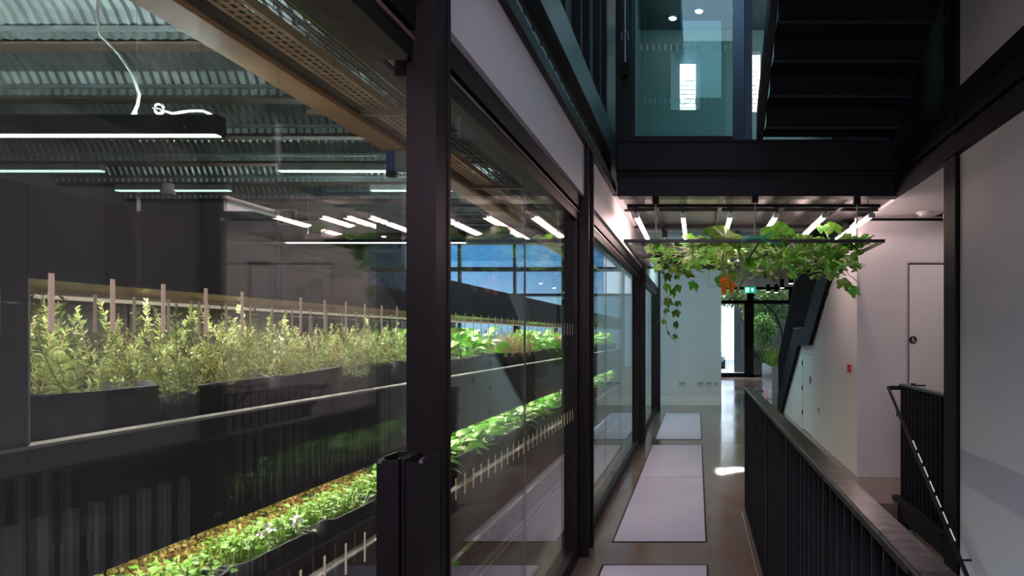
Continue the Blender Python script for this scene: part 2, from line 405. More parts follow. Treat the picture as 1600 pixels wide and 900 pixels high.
# lobby cross wall with accessible door
bm = prism([(1.76, 0), (2.30, 0), (2.30, 2.37), (3.24, 2.37), (3.24, 0), (4.6, 0), (4.6, 2.86), (1.76, 2.86)], 'y', 7.5, 7.62)
wl = struct('wall_lobby', bm, white, 'white lobby wall with the accessible toilet door', 'wall')
obj('top_shadow_gap', B(1.9, 4.6, 7.49, 7.5, 2.815, 2.845), blackm, wl)
struct('wall_lobby_side', B(4.6, 4.72, 4.9, 27, 0, 3.6), white, 'white far side wall of the lobby', 'wall')
struct('wall_lobby_front', B(2.06, 4.72, 4.80, 4.9, 0, 2.9), white, 'white wall closing the lobby behind the column', 'wall')
dr = thing('door_1', 'white flush accessible toilet door with round black wheelchair sign', 'door', (2.77, 7.5, 0), kind='structure')
bm = bmesh.new(); box(bm, 2.30, 2.318, 7.496, 7.60, 0, 2.37); box(bm, 3.222, 3.24, 7.496, 7.60, 0, 2.37); box(bm, 2.318, 3.222, 7.496, 7.60, 2.352, 2.37)
obj('door_frame', bm, mat('frame_brownwhite', (.45, .42, .42), .5), dr)
leaf_ = obj('door_leaf', B(2.336, 3.204, 7.508, 7.55, .008, 2.335), doorw, dr)
obj('shadow_gap', B(2.318, 3.222, 7.552, 7.58, 0, 2.352), blackm, dr)
bm = bmesh.new(); box(bm, 2.352, 2.395, 7.485, 7.508, .985, 1.03); box(bm, 2.36, 2.50, 7.46, 7.472, 1.0, 1.016); box(bm, 2.365, 2.385, 7.46, 7.49, 1.0, 1.016)
obj('handle', bm, blackm, dr)
obj('closer', B(3.0, 3.22, 7.47, 7.5, 2.34, 2.37), blackm, dr)
sgn = obj('sign', disc(bmesh.new(), (2.376, 7.500, 1.508), .042, 'y', 28, .004), blackm, dr); sgn['label'] = 'round black disc with white wheelchair symbol'
bm = bmesh.new()
sx, sz, sy = 2.376, 1.508, 7.4985
disc(bm, (sx - .004, sy, sz + .023), .0055, 'y', 10, .001)
for (a, b, wd) in (((-.004, .016), (-.002, -.004), .006), ((-.002, -.004), (.012, -.004), .006), ((.012, -.004), (.018, -.020), .006), ((-.003, .008), (.010, .008), .004), ((.018, -.02), (.023, -.018), .004)):
    ax, az = sx + a[0], sz + a[1]; bx, bz = sx + b[0], sz + b[1]
    dv = Vector((bx - ax, bz - az)).normalized(); nx, nz = -dv.y * wd / 2, dv.x * wd / 2
    f = [(ax + nx, az + nz), (bx + nx, bz + nz), (bx - nx, bz - nz), (ax - nx, az - nz)]
    bm.faces.new([bm.verts.new((u, sy, v)) for u, v in f])
ring = []
for k in range(15):
    a = R(115 + k * 17)
    ring.append((sx - .001 + .016 * math.cos(a), sz - .012 + .016 * math.sin(a), sx - .001 + .012 * math.cos(a), sz - .012 + .012 * math.sin(a)))
for p, q in zip(ring, ring[1:]):
    bm.faces.new([bm.verts.new((u, sy, v)) for u, v in ((p[0], p[1]), (q[0], q[1]), (q[2], q[3]), (p[2], p[3]))])
o = place('symbol', mesh_of(bm, 'symbol', mat('sign_white', (.8, .8, .8), .5)), sgn); o.matrix_parent_inverse = Matrix.Identity(4)

# ---- under-stair wall, stair with landing going up (black stringer)
ws = thing('wall_stair', 'white wall beneath the black stair, with a low cupboard door', 'wall', (1.8, 10.5, 0), kind='structure')
obj('face', prism([(7.56, 0), (10.40, 0), (10.40, 1.26), (11.42, 1.26), (11.42, 0), (13.9, 0), (11.55, 1.39), (10.43, 1.41), (7.9, 2.82), (7.56, 2.84)], 'x', 1.765, 1.86), white, ws)
dr = thing('door_2', 'low white cupboard door under the black stair with three dark hinges', 'door', (1.78, 10.9, 0), kind='structure')
obj('door_leaf', B(1.77, 1.81, 10.412, 11.408, .01, 1.25), doorw, dr)
for z in (1.06, .65, .24):
    obj('hinge', T([(1.762, 11.415, z), (1.762, 11.415, z + .075)], .012, 8), brass, dr)
bm = bmesh.new(); tube(bm, [(1.775, 10.52, .86), (1.745, 10.52, .86)], .008, 8); tube(bm, [(1.745, 10.52, .80), (1.745, 10.52, .93)], .008, 8)
obj('handle', bm, blackm, dr)
st = thing('stair', 'black steel stair with a half landing climbing beside the white wall', 'stair', (1.8, 12, 0))
up_e = [(14.4, .0), (14.4, .27), (12.0, 1.676), (10.9, 1.68), (7.9, 3.36)]; lo_e = [(7.9, 2.85), (10.43, 1.41), (11.55, 1.39), (13.92, 0)]
obj('stringer', prism(up_e + lo_e, 'x', 1.70, 1.763), blackm, st)
obj('stringer', prism(up_e + lo_e, 'x', 2.90, 2.95), black, st)
bm = bmesh.new(); box(bm, 1.685, 1.765, 10.9, 12.0, 1.676, 1.69)
obj('landing_edge', bm, mat('teal_grey_edge', (.10, .13, .135), .35), st)
obj('landing_plate', B(1.763, 2.90, 10.9, 12.0, 1.58, 1.66), black, st)
tread_me = mesh_of(B(1.763, 2.90, -.16, .16, -.03, 0), 'tread', black)
for k in range(8):
    place('tread', tread_me, st, (0, 14.2 - k * .29, .17 + k * .18))
for k in range(8):
    place('tread', tread_me, st, (0, 10.75 - k * .3, 1.84 + k * .17))
def rail_z(y):
    if y >= 12.0: return .27 + (14.4 - y) * .586 + .82
    if y >= 10.9: return 1.68 + .95
    return 1.68 + (10.9 - y) * .56 + .95
def str_z(y):
    if y >= 12.0: return .25 + (14.4 - y) * .586
    if y >= 10.9: return 1.67
    return 1.67 + (10.9 - y) * .56
for k in range(58):
    y = 14.36 - k * .105
    if rail_z(y) > 3.34 and str_z(y) > 3.0: break
    bmz = B(1.71, 1.75, y - .006, y + .006, str_z(y), min(3.34, rail_z(y)))
    obj('bar', bmz, black, st)
obj('handrail', T([(1.73, y, rail_z(y)) for y in (14.4, 13.2, 12.0, 10.9, 9.7)], .02, 8), black, st)

# ---- end glazing of the entrance
ent = thing('window_5', 'glazed entrance screen with a door at the far end of the lobby', 'window', (2.1, 25.7, 0), kind='structure')
ZT = 3.36
def fr(x0, x1, z0, z1, nm='frame', d=.06): obj(nm, B(x0, x1, 25.7, 25.7 + d + .04, z0, z1), blackm, ent)
fr(.40, .55, 0, ZT); fr(1.88, 2.14, 0, ZT); fr(3.45, 3.6, 0, ZT); fr(.40, 3.6, 2.76, 2.90, 'transom'); fr(.40, 3.6, ZT - .06, ZT + .04, 'head_frame'); fr(.40, 3.6, 0, .10, 'sill'); fr(.55, 1.88, .10, .16, 'sill'); fr(1.78, 1.88, .1, 2.76, 'door_stile'); fr(.55, .65, .1, 2.76, 'door_stile'); 
for (a, b, c, d) in ((.65, 1.78, .16, 2.76), (2.14, 3.45, .10, 2.76), (.55, 1.88, 2.90, 3.30), (2.14, 3.45, 2.90, 3.30)):
    obj('glass_pane', B(a, b, 25.745, 25.755, c, d), glass, ent)
obj('pull_handle', T([(1.70, 25.66, .9), (1.70, 25.64, 1.0), (1.70, 25.64, 1.9), (1.70, 25.66, 2.0)], .015, 8), trim_metal, ent)
struct('wall_entrance', B(3.6, 4.72, 25.7, 25.9, 0, 3.6), grey_wall, 'grey wall beside the glazed entrance', 'wall')
struct('wall_entrance_side', B(.30, .40, 15.5, 25.9, 0, 3.6), grey_wall, 'grey side wall leading to the entrance', 'wall')

# ---- ceilings
ce = thing('ceiling', 'corridor ceiling of dark framed metal soffit panels and grey plaster', 'ceiling', (.5, 12, 2.88), kind='structure')
sof = mat('soffit_metal', (.15, .15, .135), .32, metal=.6, noise=.2, nscale=1.2)
for k, (x0, x1) in enumerate(((-.72, -.43), (-.40, .22), (.25, .86), (.89, 1.45), (1.48, 1.86))):
    for y0, y1 in ((6.52, 7.15), (7.20, 8.25)):
        obj('soffit_panel', B(x0, x1, y0, y1, 2.90, 2.92), sof, ce)
for x in (-.415, .235, .875, 1.465):
    obj('soffit_channel', B(x - .02, x + .02, 6.50, 8.9, 2.85, 2.90), black, ce)
for y in (7.175, 8.28):
    obj('soffit_channel', B(-.76, 1.9, y - .02, y + .02, 2.86, 2.90), black, ce)
obj('slab', B(-.95, 4.72, 6.50, 8.9, 2.93, 3.36), grey_wall, ce)
obj('side_soffit', B(-.86, -.73, 6.5, 15.3, 2.88, 2.93), white, ce)
obj('lobby_soffit', B(1.92, 2.62, 4.95, 7.62, 2.865, 2.90), white, ce)
obj('high_ceiling', B(-.95, 4.72, 8.9, 26, 3.40, 3.5), mat('ceiling_grey', (.42, .43, .44), .7), ce)
obj('lobby_grid', B(2.62, 4.7, 4.9, 7.5, 2.88, 2.92), galv, ce)
for k in range(5):
    obj('grid_rail', B(2.62, 4.6, 5.2 + k * .45, 5.24 + k * .45, 2.84, 2.88), galv, ce)
lt = thing('ceiling_light', 'slim linear lamp on the lobby ceiling by the column', 'lamp', (2.45, 6.8, 2.8))
obj('housing', B(2.63, 2.69, 6.0, 7.3, 2.79, 2.85), whitetrim, lt); obj('diffuser', B(2.638, 2.682, 6.02, 7.28, 2.782, 2.79), glow_dim, lt)
sd = thing('smoke_detector', 'round white detector on the lobby ceiling by the wall top', 'detector', (2.42, 7.15, 2.75))
obj('base', disc(bmesh.new(), (2.42, 7.25, 2.84), .085, 'z', 24, .025), whitetrim, sd); obj('dome', disc(bmesh.new(), (2.42, 7.25, 2.825), .06, 'z', 24, .016), whitetrim, sd)

# ---- upper storey beyond the beam: glass lobby, back wall with window
tealwall = mat('upper_wall', (.42, .50, .48), .6)
uw = thing('wall_upper_back', 'pale wall of the upper lobby with a narrow deep window', 'wall', (0, 9.6, 3.36), kind='structure')
for (x0, x1, z0, z1) in ((-.95, -.37, 3.36, 5.85), (-.37, .05, 3.36, 4.73), (-.37, .05, 5.63, 5.85), (.05, .78, 3.36, 5.85), (.78, .90, 3.36, 4.70), (.78, .90, 5.55, 5.85), (.90, 1.9, 3.36, 5.85)):
    obj('face', B(x0, x1, 9.6, 9.72, z0, z1), tealwall, uw)
reveal = mat('reveal_pale', (.62, .72, .76), .5)
obj('window_reveal', prism([(-.37, 9.72), (-.255, 10.25), (-.275, 10.25), (-.39, 9.72)], 'z', 4.73, 5.63), reveal, uw)
obj('window_reveal', prism([(.05, 9.72), (-.02, 10.25), (.0, 10.25), (.07, 9.72)], 'z', 4.73, 5.63), reveal, uw)
obj('window_reveal', B(-.39, .07, 9.72, 10.25, 4.71, 4.73), reveal, uw); obj('window_reveal', B(-.39, .07, 9.72, 10.25, 5.63, 5.65), reveal, uw)
obj('window_frame', B(-.29, -.265, 10.2, 10.25, 4.73, 5.63), blackm, uw)
obj('ceiling_above', B(-.95, 1.9, 6.5, 9.7, 5.85, 5.95), mat('upper_ceiling', (.10, .12, .12), .6), uw)
obj('side_wall', B(1.9, 2.0, 6.5, 9.7, 3.36, 7.2), blackm, uw)
struct('floor_upper', B(-.95, 1.9, 6.5, 9.7, 3.36, 3.37), grey_wall, 'upper lobby floor above the beam', 'floor')
bw = struct('wall_yard', B(-1.8, 2.2, 11.3, 11.45, 3.3, 7.2), mat('mortar_white', (.75, .74, .72), .8), 'white painted brick wall seen through the narrow upper window', 'wall')
brick_me = mesh_of(B(-.105, .105, -.01, 0, 0, .062, bevel=.004), 'brick', mat('white_brick', (.86, .84, .81), .7, noise=.08, nscale=12, rand=.06))
for r in range(22):
    for c in range(-3, 5):
        x = c * .225 + (.1125 if r % 2 else 0)
        b = place('brick', brick_me, bw, (x, 11.3, 4.5 + r * .075)); b.matrix_parent_inverse = bw.matrix_basis.inverted()
lg = thing('glass_lobby', 'blue-green glass lift lobby box on the upper storey above the beam', 'glass screen', (-.2, 6.42, 3.375))
g1 = obj('glass_pane', B(-.70, .335, 6.40, 6.412, 3.40, 6.2), teal_glass, lg)
g2 = obj('glass_pane', B(-.70, .335, 7.90, 7.912, 3.38, 5.85), teal_glass, lg)
obj('bottom_rail', B(-.74, .36, 6.38, 6.43, 3.375, 3.42), black, lg)
obj('post', B(.336, .44, 6.37, 6.46, 3.375, 6.8), mat('blue_steel', (.06, .085, .12), .3, metal=.6), lg)
obj('post', B(.445, .515, 6.37, 6.52, 3.375, 6.8), mat('blue_steel_rough', (.06, .09, .12), .35, metal=.5, bump=.8, bscale=90), lg)
obj('post', B(-.76, -.70, 6.37, 6.46, 3.375, 6.8), black, lg)
obj('door_stile', B(-.58, -.56, 6.39, 6.42, 3.42, 6.8), mat('teal_edge', (.16, .26, .28), .3, metal=.4), lg)
obj('door_panel', B(-.70, -.58, 6.43, 6.45, 3.42, 6.8), mat('brown_black_panel', (.035, .028, .024), .35), lg)
hd = obj('pull_rod', T([(-.67, 6.35, 4.08), (-.67, 6.35, 6.2)], .007, 8), trim_metal, lg)
obj('rod_bracket', T([(-.70, 6.35, 4.30), (-.70, 6.35, 4.36), (-.67, 6.35, 4.40), (-.64, 6.35, 4.36), (-.64, 6.35, 4.30)], .006, 6), trim_metal, lg)
obj('rod_block', B(-.705, -.635, 6.33, 6.37, 3.97, 4.09), blackm, lg)
dash2 = mesh_of(B(-.004, .004, -.0003, .0003, 0, .055), 'dash2', mat('white_film', (.95, .98, 1), .5, trans=.4))
for k in range(16):
    d = place('dash_mark', dash2, g1, (-.52 + k * .056, 6.399, 4.23)); d.matrix_parent_inverse = Matrix.Identity(4)
    d = place('dash_mark', dash2, g2, (-.60 + k * .058, 7.899, 4.24)); d.matrix_parent_inverse = Matrix.Identity(4)
for i, (px, py, dd) in enumerate(((1011, 10, 8.6), (1051, 10, 9.2), (1092, 20, 9.0))):
    x, z = (px - 1089) * dd / 1066.7, H + (525 - py) * dd / 1066.7
    s = thing('downlight', 'round downlight in the upper lobby ceiling, ' + ['largest and nearest the dark panels', 'middle of three', 'nearest the blue steel post'][i], 'lamp', (x, dd, 5.80), 'upper lobby downlights')
    obj('rim', disc(bmesh.new(), (x, dd, 5.83), .06, 'z', 18, .02), whitetrim, s); obj('lens', disc(bmesh.new(), (x, dd, 5.822), .045, 'z', 18, .006), glow_spot, s)

# ---- black stair up, seen from below
us = thing('stair_flight', 'black steel stair flight overhead, seen from below, rising towards the viewer', 'stair', (1.2, 5.5, 3.36))
p0, p1 = (6.38, 3.36), (1.9, 3.36 + 4.48 * .58)
obj('stringer', prism([(6.38, 3.36), (6.38, 3.62), (1.9, 6.24), (1.9, 5.96)], 'x', .555, .615), mat('stringer_blueblack', (.02, .026, .03), .4), us)
obj('stringer', prism([(6.38, 3.36), (6.38, 3.62), (1.9, 6.24), (1.9, 5.96)], 'x', 1.80, 1.84), blackm, us)
tr_me = mesh_of(B(.615, 1.80, -.15, .15, 0, .03), 'tread', blackm); rs_me = mesh_of(B(.615, 1.80, -.008, .008, 0, .17), 'riser', blackm); lp = mesh_of(B(.615, 1.80, -.006, .006, -.014, .0), 'lip', mat('tread_edge', (.018, .016, .018), .5))
for k in range(14):
    y, z = 6.20 - k * .30, 3.40 + k * .174
    place('tread', tr_me, us, (0, y, z)); place('riser', rs_me, us, (0, y - .15, z + .02)); place('tread_nosing', lp, us, (0, y - .15, z))
for k in range(26):
    y = 6.3 - k * .11
    obj('bar', B(1.81, 1.83, y - .006, y + .006, 3.64 + (6.38 - y) * .585, 4.6 + (6.38 - y) * .585), blackm, us)
# roof over the stair void with a rooflight opening
rf = thing('ceiling_void', 'high roof over the stair void with a rooflight', 'ceiling', (.5, 1, 7.2), kind='structure')
bm = bmesh.new(); box(bm, -.95, 2.2, -4, .1, 7.2, 7.3); box(bm, -.95, 2.2, 4.3, 11.5, 7.2, 7.3); box(bm, -.95, -.3, .1, 4.3, 7.2, 7.3); box(bm, 1.4, 2.2, .1, 4.3, 7.2, 7.3)
obj('slab', bm, grey_wall, rf)

struct('wall_upper_right', (lambda b: (box(b, 2.06, 2.16, 4.94, 6.6, 3.31, 7.2), box(b, 2.0, 2.2, 6.52, 6.62, 2.95, 7.2), b)[-1])(bmesh.new()), blackm, 'black wall behind the overhead stair flight', 'wall')
# ---- stairs down, plinth, right balustrade
ds = thing('stair_down', 'dark concrete stair going down between the long balustrade and the white wall', 'stair', (1.2, 4.5, -2.5))
step_me = mesh_of(B(.50, 1.855, -.30, .0, -.17, 0), 'step', mat('stair_screed', (.11, .085, .08), .4, noise=.2, nscale=4))
for k in range(14):
    place('step', step_me, ds, (0, 6.32 - k * .29, -.165 - k * .165))
obj('stringer', prism([(6.32, -.40), (6.32, -.02), (2.2, -2.35), (2.2, -2.75)], 'x', 1.857, 1.885), blackm, ds)
rb = thing('balustrade', 'short black steel balustrade with vertical bars beside the descending handrail', 'balustrade', (1.9, 5.8, 0))
obj('top_rail', B(1.885, 1.945, 5.17, 6.38, 1.085, 1.105, bevel=.003), mat('teal_black_rail', (.03, .038, .04), .3, metal=.4), rb)
obj('base_rail', B(1.84, 1.95, 5.17, 6.44, .03, .055), blackm, rb)
obj('plinth', B(1.86, 1.94, 5.17, 6.50, -.12, .03), blackm, rb)
bar2 = mesh_of(B(-.02, .02, -.006, .006, 0, 1.04), 'bar', black)
for k in range(12):
    place('bar', bar2, rb, (1.915, 6.35 - k * .102, .05))
hr = thing('handrail', 'round black handrail with white lit dashes descending beside the short balustrade', 'handrail', (1.8, 5, 0))
s0, s1 = Vector((1.80, 6.42, 1.06)), Vector((1.80, 2.4, -1.33))
obj('rail', T([(1.91, 6.38, 1.065), (1.83, 6.41, 1.065), tuple(s0), tuple(s1)], .021, 12), black, hr)
for t in (.07, .42):
    p = s0.lerp(s1, t)
    obj('bracket', T([tuple(p - Vector((0, 0, .02))), tuple(p - Vector((0, 0, .06))), (1.92, p.y, p.z - .06)], .009, 8), black, hr)
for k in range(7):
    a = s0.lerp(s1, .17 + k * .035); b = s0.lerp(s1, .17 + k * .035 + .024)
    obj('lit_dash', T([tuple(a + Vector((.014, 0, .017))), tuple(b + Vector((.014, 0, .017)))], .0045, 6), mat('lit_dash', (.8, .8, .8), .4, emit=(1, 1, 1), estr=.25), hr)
hl = thing('handrail', 'short lilac handrail return at the far end of the long balustrade', 'handrail', (.55, 6.1, 0))
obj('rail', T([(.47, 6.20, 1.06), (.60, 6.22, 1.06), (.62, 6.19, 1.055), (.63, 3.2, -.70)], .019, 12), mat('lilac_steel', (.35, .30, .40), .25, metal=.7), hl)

# ---- long balustrade
lbal = thing('balustrade', 'long black steel balustrade with flat metal cap beside the corridor', 'balustrade', (.45, 2.5, 0))
obj('cap', B(.420, .490, -1.0, 6.05, 1.088, 1.10, bevel=.002), capm, lbal)
obj('cap_edge', B(.421, .427, -1.0, 6.05, 1.070, 1.089), black, lbal)
obj('base_rail', B(.425, .475, -1.0, 6.05, .0, .03), blackm, lbal)
bar1 = mesh_of(B(-.022, .022, -.005, .005, 0, 1.06), 'bar', black); bar1b = mesh_of(B(-.026, .026, -.009, .009, 0, 1.06), 'bar_thick', bronze)
for k in range(68):
    place('bar' if k % 9 else 'post', bar1 if k % 9 else bar1b, lbal, (.447, 6.03 - k * .104, .028))
obj('outer_rail', B(.474, .486, -1.0, 6.05, .95, 1.09), blackm, lbal)
struct('trim_void_edge', B(.43, .495, -4, 6.32, -.6, -.001), blackm, 'black edge trim of the stair opening below the long balustrade', 'trim')

# ---- fire call point and socket on the stair wall
cp = thing('call_point', 'small red fire call point on the white wall', 'call point', (1.75, 7.86, 1.13))
obj('box', B(1.725, 1.765, 7.81, 7.90, 1.13, 1.22, bevel=.004), red, cp); obj('face_plate', B(1.718, 1.726, 7.825, 7.885, 1.15, 1.205), mat('pale_plate', (.6, .55, .55), .4), cp)
so = thing('wall_socket', 'lone grey socket plate low on the wall beside the cupboard door', 'socket', (1.76, 9.88, .43))
obj('plate', B(1.752, 1.766, 9.81, 9.95, .43, .52, bevel=.003), mat('socket_grey', (.5, .5, .5), .4), so); obj('rocker', B(1.747, 1.753, 9.83, 9.93, .48, .505), mat('socket_dark', (.2, .2, .2), .4), so)

# ================================================================== GROW ROOM
struct('wall_grow_left', B(-9.1, -9, -1.5, 11.2, -.25, 4.4), grey_wall, 'grey side wall of the grow room beyond the shelves', 'wall')
wg = struct('wall_grow_back', B(-9, -4.7, 11.0, 11.15, -.25, 4.4), mat('grow_grey', (.30, .32, .32), .6, noise=.12, nscale=1.5), 'grey back wall of the grow room with an air grille', 'wall')
obj('dark_band', B(-9, -4.72, 10.9, 11.0, 2.95, 3.2), blackm, wg)
struct('wall_grow_return', B(-6.5, -6.4, 11.15, 14.7, -.25, 4.4), grey_wall, 'short return wall beside the blue windows of the grow room', 'wall')
struct('wall_grow_front', B(-9, -.95, -1.6, -1.5, -.25, 4.4), grey_wall, 'grey near wall of the grow room', 'wall')
gv = thing('air_grille', 'square air grille high on the grey back wall of the grow room', 'grille', (-6.6, 10.98, 3.35))
obj('backing', B(-6.72, -6.46, 10.985, 10.998, 3.36, 3.56), blackm, gv)
bm = bmesh.new(); box(bm, -6.74, -6.72, 10.96, 10.998, 3.34, 3.58); box(bm, -6.46, -6.44, 10.96, 10.998, 3.34, 3.58); box(bm, -6.72, -6.46, 10.96, 10.998, 3.34, 3.36); box(bm, -6.72, -6.46, 10.96, 10.998, 3.56, 3.58)
obj('frame', bm, whitetrim, gv)
for k in range(5): obj('slat', B(-6.72, -6.46, 10.97, 10.985, 3.39 + k * .034, 3.398 + k * .034), grey_wall, gv)
for k in range(5): obj('slat', B(-6.685 + k * .045, -6.677 + k * .045, 10.968, 10.984, 3.36, 3.56), grey_wall, gv)
# end window wall with blue sky
we2 = thing('window_6', 'dark framed end window of the grow room with blue sky behind', 'window', (-2.8, 14.6, 0), kind='structure')
for (x0, x1, z0, z1, nm) in ((-6.4, -.95, -.25, .9, 'spandrel'), (-6.4, -.95, 3.5, 4.4, 'spandrel')):
    obj(nm, B(x0, x1, 14.55, 14.7, z0, z1), mat('spandrel_grey', (.16, .17, .18), .5), we2)
for x in (-6.4, -5.1, -3.92, -2.75, -1.60, -1.0):
    obj('mullion', B(x, x + .055, 14.55, 14.65, .9, 3.5), blackm, we2)
for z in (2.40, 2.93):
    obj('transom', B(-6.4, -.95, 14.54, 14.66, z, z + (.055 if z < 2.6 else .09)), blackm, we2)
for a, b in ((-6.345, -5.1), (-5.045, -3.92), (-3.865, -2.75), (-2.695, -1.60), (-1.545, -1.0)):
    obj('frosted_pane', B(a, b, 14.6, 14.608, .9, 2.40), frost, we2)
    obj('glass_pane', B(a, b, 14.6, 14.608, 2.455, 2.93), glass, we2); obj('glass_pane', B(a, b, 14.6, 14.608, 3.02, 3.5), glass, we2)

# ceiling of arched corrugated decking between joists
cg = thing('ceiling_grow_room', 'arched corrugated steel deck ceiling of the grow room', 'ceiling', (-4.5, 6, 3.7), kind='structure')
pitch, J0 = 1.15, .45
nj = 13
xs = []
x = -9.0
while x < -.9:
    xs += [(x, 0), (x + .026, 0), (x + .042, .022), (x + .068, .022)]; x += .084
for b in range(nj):
    y0 = J0 + b * pitch; V, F = [], []
    NS = 12
    for s in range(NS + 1):
        an = math.pi * s / NS; y = y0 + pitch / 2 - (pitch / 2 - .09) * math.cos(an); z = 3.71 + .36 * math.sin(an)
        for (xx, dz) in xs: V.append((xx, y - dz * math.cos(an), z + dz * math.sin(an)))
    n = len(xs)
    for s in range(NS):
        for i in range(n - 1): F.append((s*n+i, s*n+i+1, (s+1)*n+i+1, (s+1)*n+i))
    place('deck_sheet', data_mesh('deck_sheet', V, F, deckm), cg)
obj('slab', B(-9.1, -.95, -1.5, 14.7, 4.13, 4.4), blackm, cg)
for b in range(nj + 1):
    y = J0 + b * pitch
    jt = thing('ceiling_joist', 'brown joist with galvanised edges under the corrugated deck, ' + ORD[b] + ' from the viewer', 'joist', (-4.5, y, 3.68), 'joists under the corrugated deck', 'structure')
    obj('flange', B(-9, -.95, y - .07, y + .07, 3.68, 3.70), joistm, jt); obj('web', B(-9, -.95, y - .01, y + .01, 3.70, 3.82), joistm, jt)
    for s in (-1, 1):
        obj('edge_angle', B(-9, -.95, y + s * .105 - .018, y + s * .105 + .018, 3.76, 3.79), galv, jt)
# boxed beam along the room
bb = thing('boxed_beam', 'brown boxed beam with dark side running along the grow room ceiling', 'beam', (-2.5, 6, 3.1), kind='structure')
obj('underside', B(-2.62, -2.42, 2.6, 13.5, 3.10, 3.13), ducte, bb); obj('side_board', B(-2.42, -2.40, 2.6, 13.5, 3.13, 3.30), shelfm, bb); obj('side_board', B(-2.62, -2.60, 2.6, 13.5, 3.13, 3.30), shelfm, bb); obj('end_cap', B(-2.63, -2.39, 2.57, 2.6, 3.08, 3.30), ducte, bb)
def tray(x0, x1, z, y0, y1, label, m):
    t = thing('cable_tray', label, 'cable tray', ((x0+x1)/2, (y0+y1)/2, z), 'cable trays in the grow room')
    V, F = [], []
    cols = 7; w_ = (x1 - x0) / cols; y = y0; r = 0
    def quad(a, b, c, d):
        i = len(V); V.extend(((a, c, z), (b, c, z), (b, d, z), (a, d, z))); F.append((i, i+1, i+2, i+3))
    while y < y1:
        quad(x0, x1, y, y + .018)
        off = 0
        for c in range(cols):
            if c % 2 == 0: quad(x0 + c * w_, x0 + (c+1) * w_, y + .018, y + .06)
        y += .06
    o = place('perforated_base', data_mesh('tray_base', V, F, m), t)
    md = o.modifiers.new('thick', 'SOLIDIFY'); md.thickness = .003
    for x in (x0, x1 - .004): obj('side_wall', B(x, x + .004, y0, y1, z, z + .05), m, t)
    return t
tray(-2.39, -2.21, 3.19, 2.75, 12, 'wide perforated cable tray beside the boxed beam', traym)
tray(-1.84, -1.72, 3.19, 2.2, 12, 'narrow perforated cable tray nearest the glass wall', galv)
bk = thing('wire_basket', 'black wire basket tray carrying cables between the perforated trays', 'cable tray', (-2.03, 6, 3.19))
for i in range(5): obj('wire', T([(-2.12 + i * .034, 2.2, 3.19), (-2.12 + i * .034, 12, 3.19)], .003, 5), blackm, bk)
wme = mesh_of(T([(-2.12, 0, 3.24), (-2.12, 0, 3.187), (-1.984, 0, 3.187), (-1.984, 0, 3.24)], .003, 5), 'wire', blackm)
for k in range(60): place('cross_wire', wme, bk, (0, 2.3 + k * .16, 0))
random.seed(11)
for i in range(5):
    x = -2.1 + i * .028
    tag(obj('cable', T([(x + random.uniform(-.01, .01), 2.2 + k * 1.2, 3.205 + random.uniform(0, .012)) for k in range(9)], .008, 6), [cablem, mat('cable_grey', (.2, .2, .2), .5), cablem, mat('cable_green', (.2, .3, .03), .5), cablem][i], None), 'long ' + ['black cable at the edge of', 'grey cable lying in', 'black cable in the middle of', 'green-yellow cable lying in', 'black cable at the glass side of'][i] + ' the wire basket', 'cable', 'cables in the wire basket')
dt = thing('pipe_duct', 'black square trunking running along the grow room ceiling', 'trunking', (-1.9, 6, 3.17)); obj('trunk', B(-1.95, -1.87, 2.0, 12.5, 3.17, 3.26), blackm, dt)
for k in range(7): obj('joint_collar', B(-1.955, -1.865, 2.6 + k * 1.4, 2.66 + k * 1.4, 3.165, 3.265), cablem, dt)
tag(obj('steel_beam', (lambda b: (box(b, -1.62, -1.50, -.5, 13.8, 3.2, 3.22), box(b, -1.57, -1.55, -.5, 13.8, 3.22, 3.5), box(b, -1.62, -1.5, -.5, 13.8, 3.5, 3.52), b)[-1])(bmesh.new()), blackm), 'black steel beam inside the grow room just behind the glass wall', 'beam', kind='structure')
for i, y in enumerate((4.88, 7.3, 9.7)):
    br = thing('tray_bracket', 'galvanised strut bar carrying the cable trays, ' + ORD[i] + ' from the viewer', 'bracket', (-2.0, y, 3.1), 'strut bars under the cable trays')
    obj('strut', B(-2.78, -1.2, y - .02, y + .02, 3.125, 3.165), mat('strut_brown', (.24, .18, .14), .45, metal=.4), br)
    for x in (-2.72, -1.30): obj('drop_rod', T([(x, y, 3.13), (x, y, 3.72)], .006, 6), galv, br)
jb = thing('junction_box', 'blue and grey junction box hanging at the boxed beam', 'junction box', (-2.55, 5.7, 2.95)); obj('box', B(-2.58, -2.52, 5.66, 5.74, 2.90, 3.09, bevel=.004), bluep, jb); obj('bracket', B(-2.52, -2.40, 5.68, 5.72, 2.92, 3.09), galv, jb); obj('plug', B(-2.57, -2.50, 5.64, 5.70, 2.87, 2.92, bevel=.004), blackm, jb)
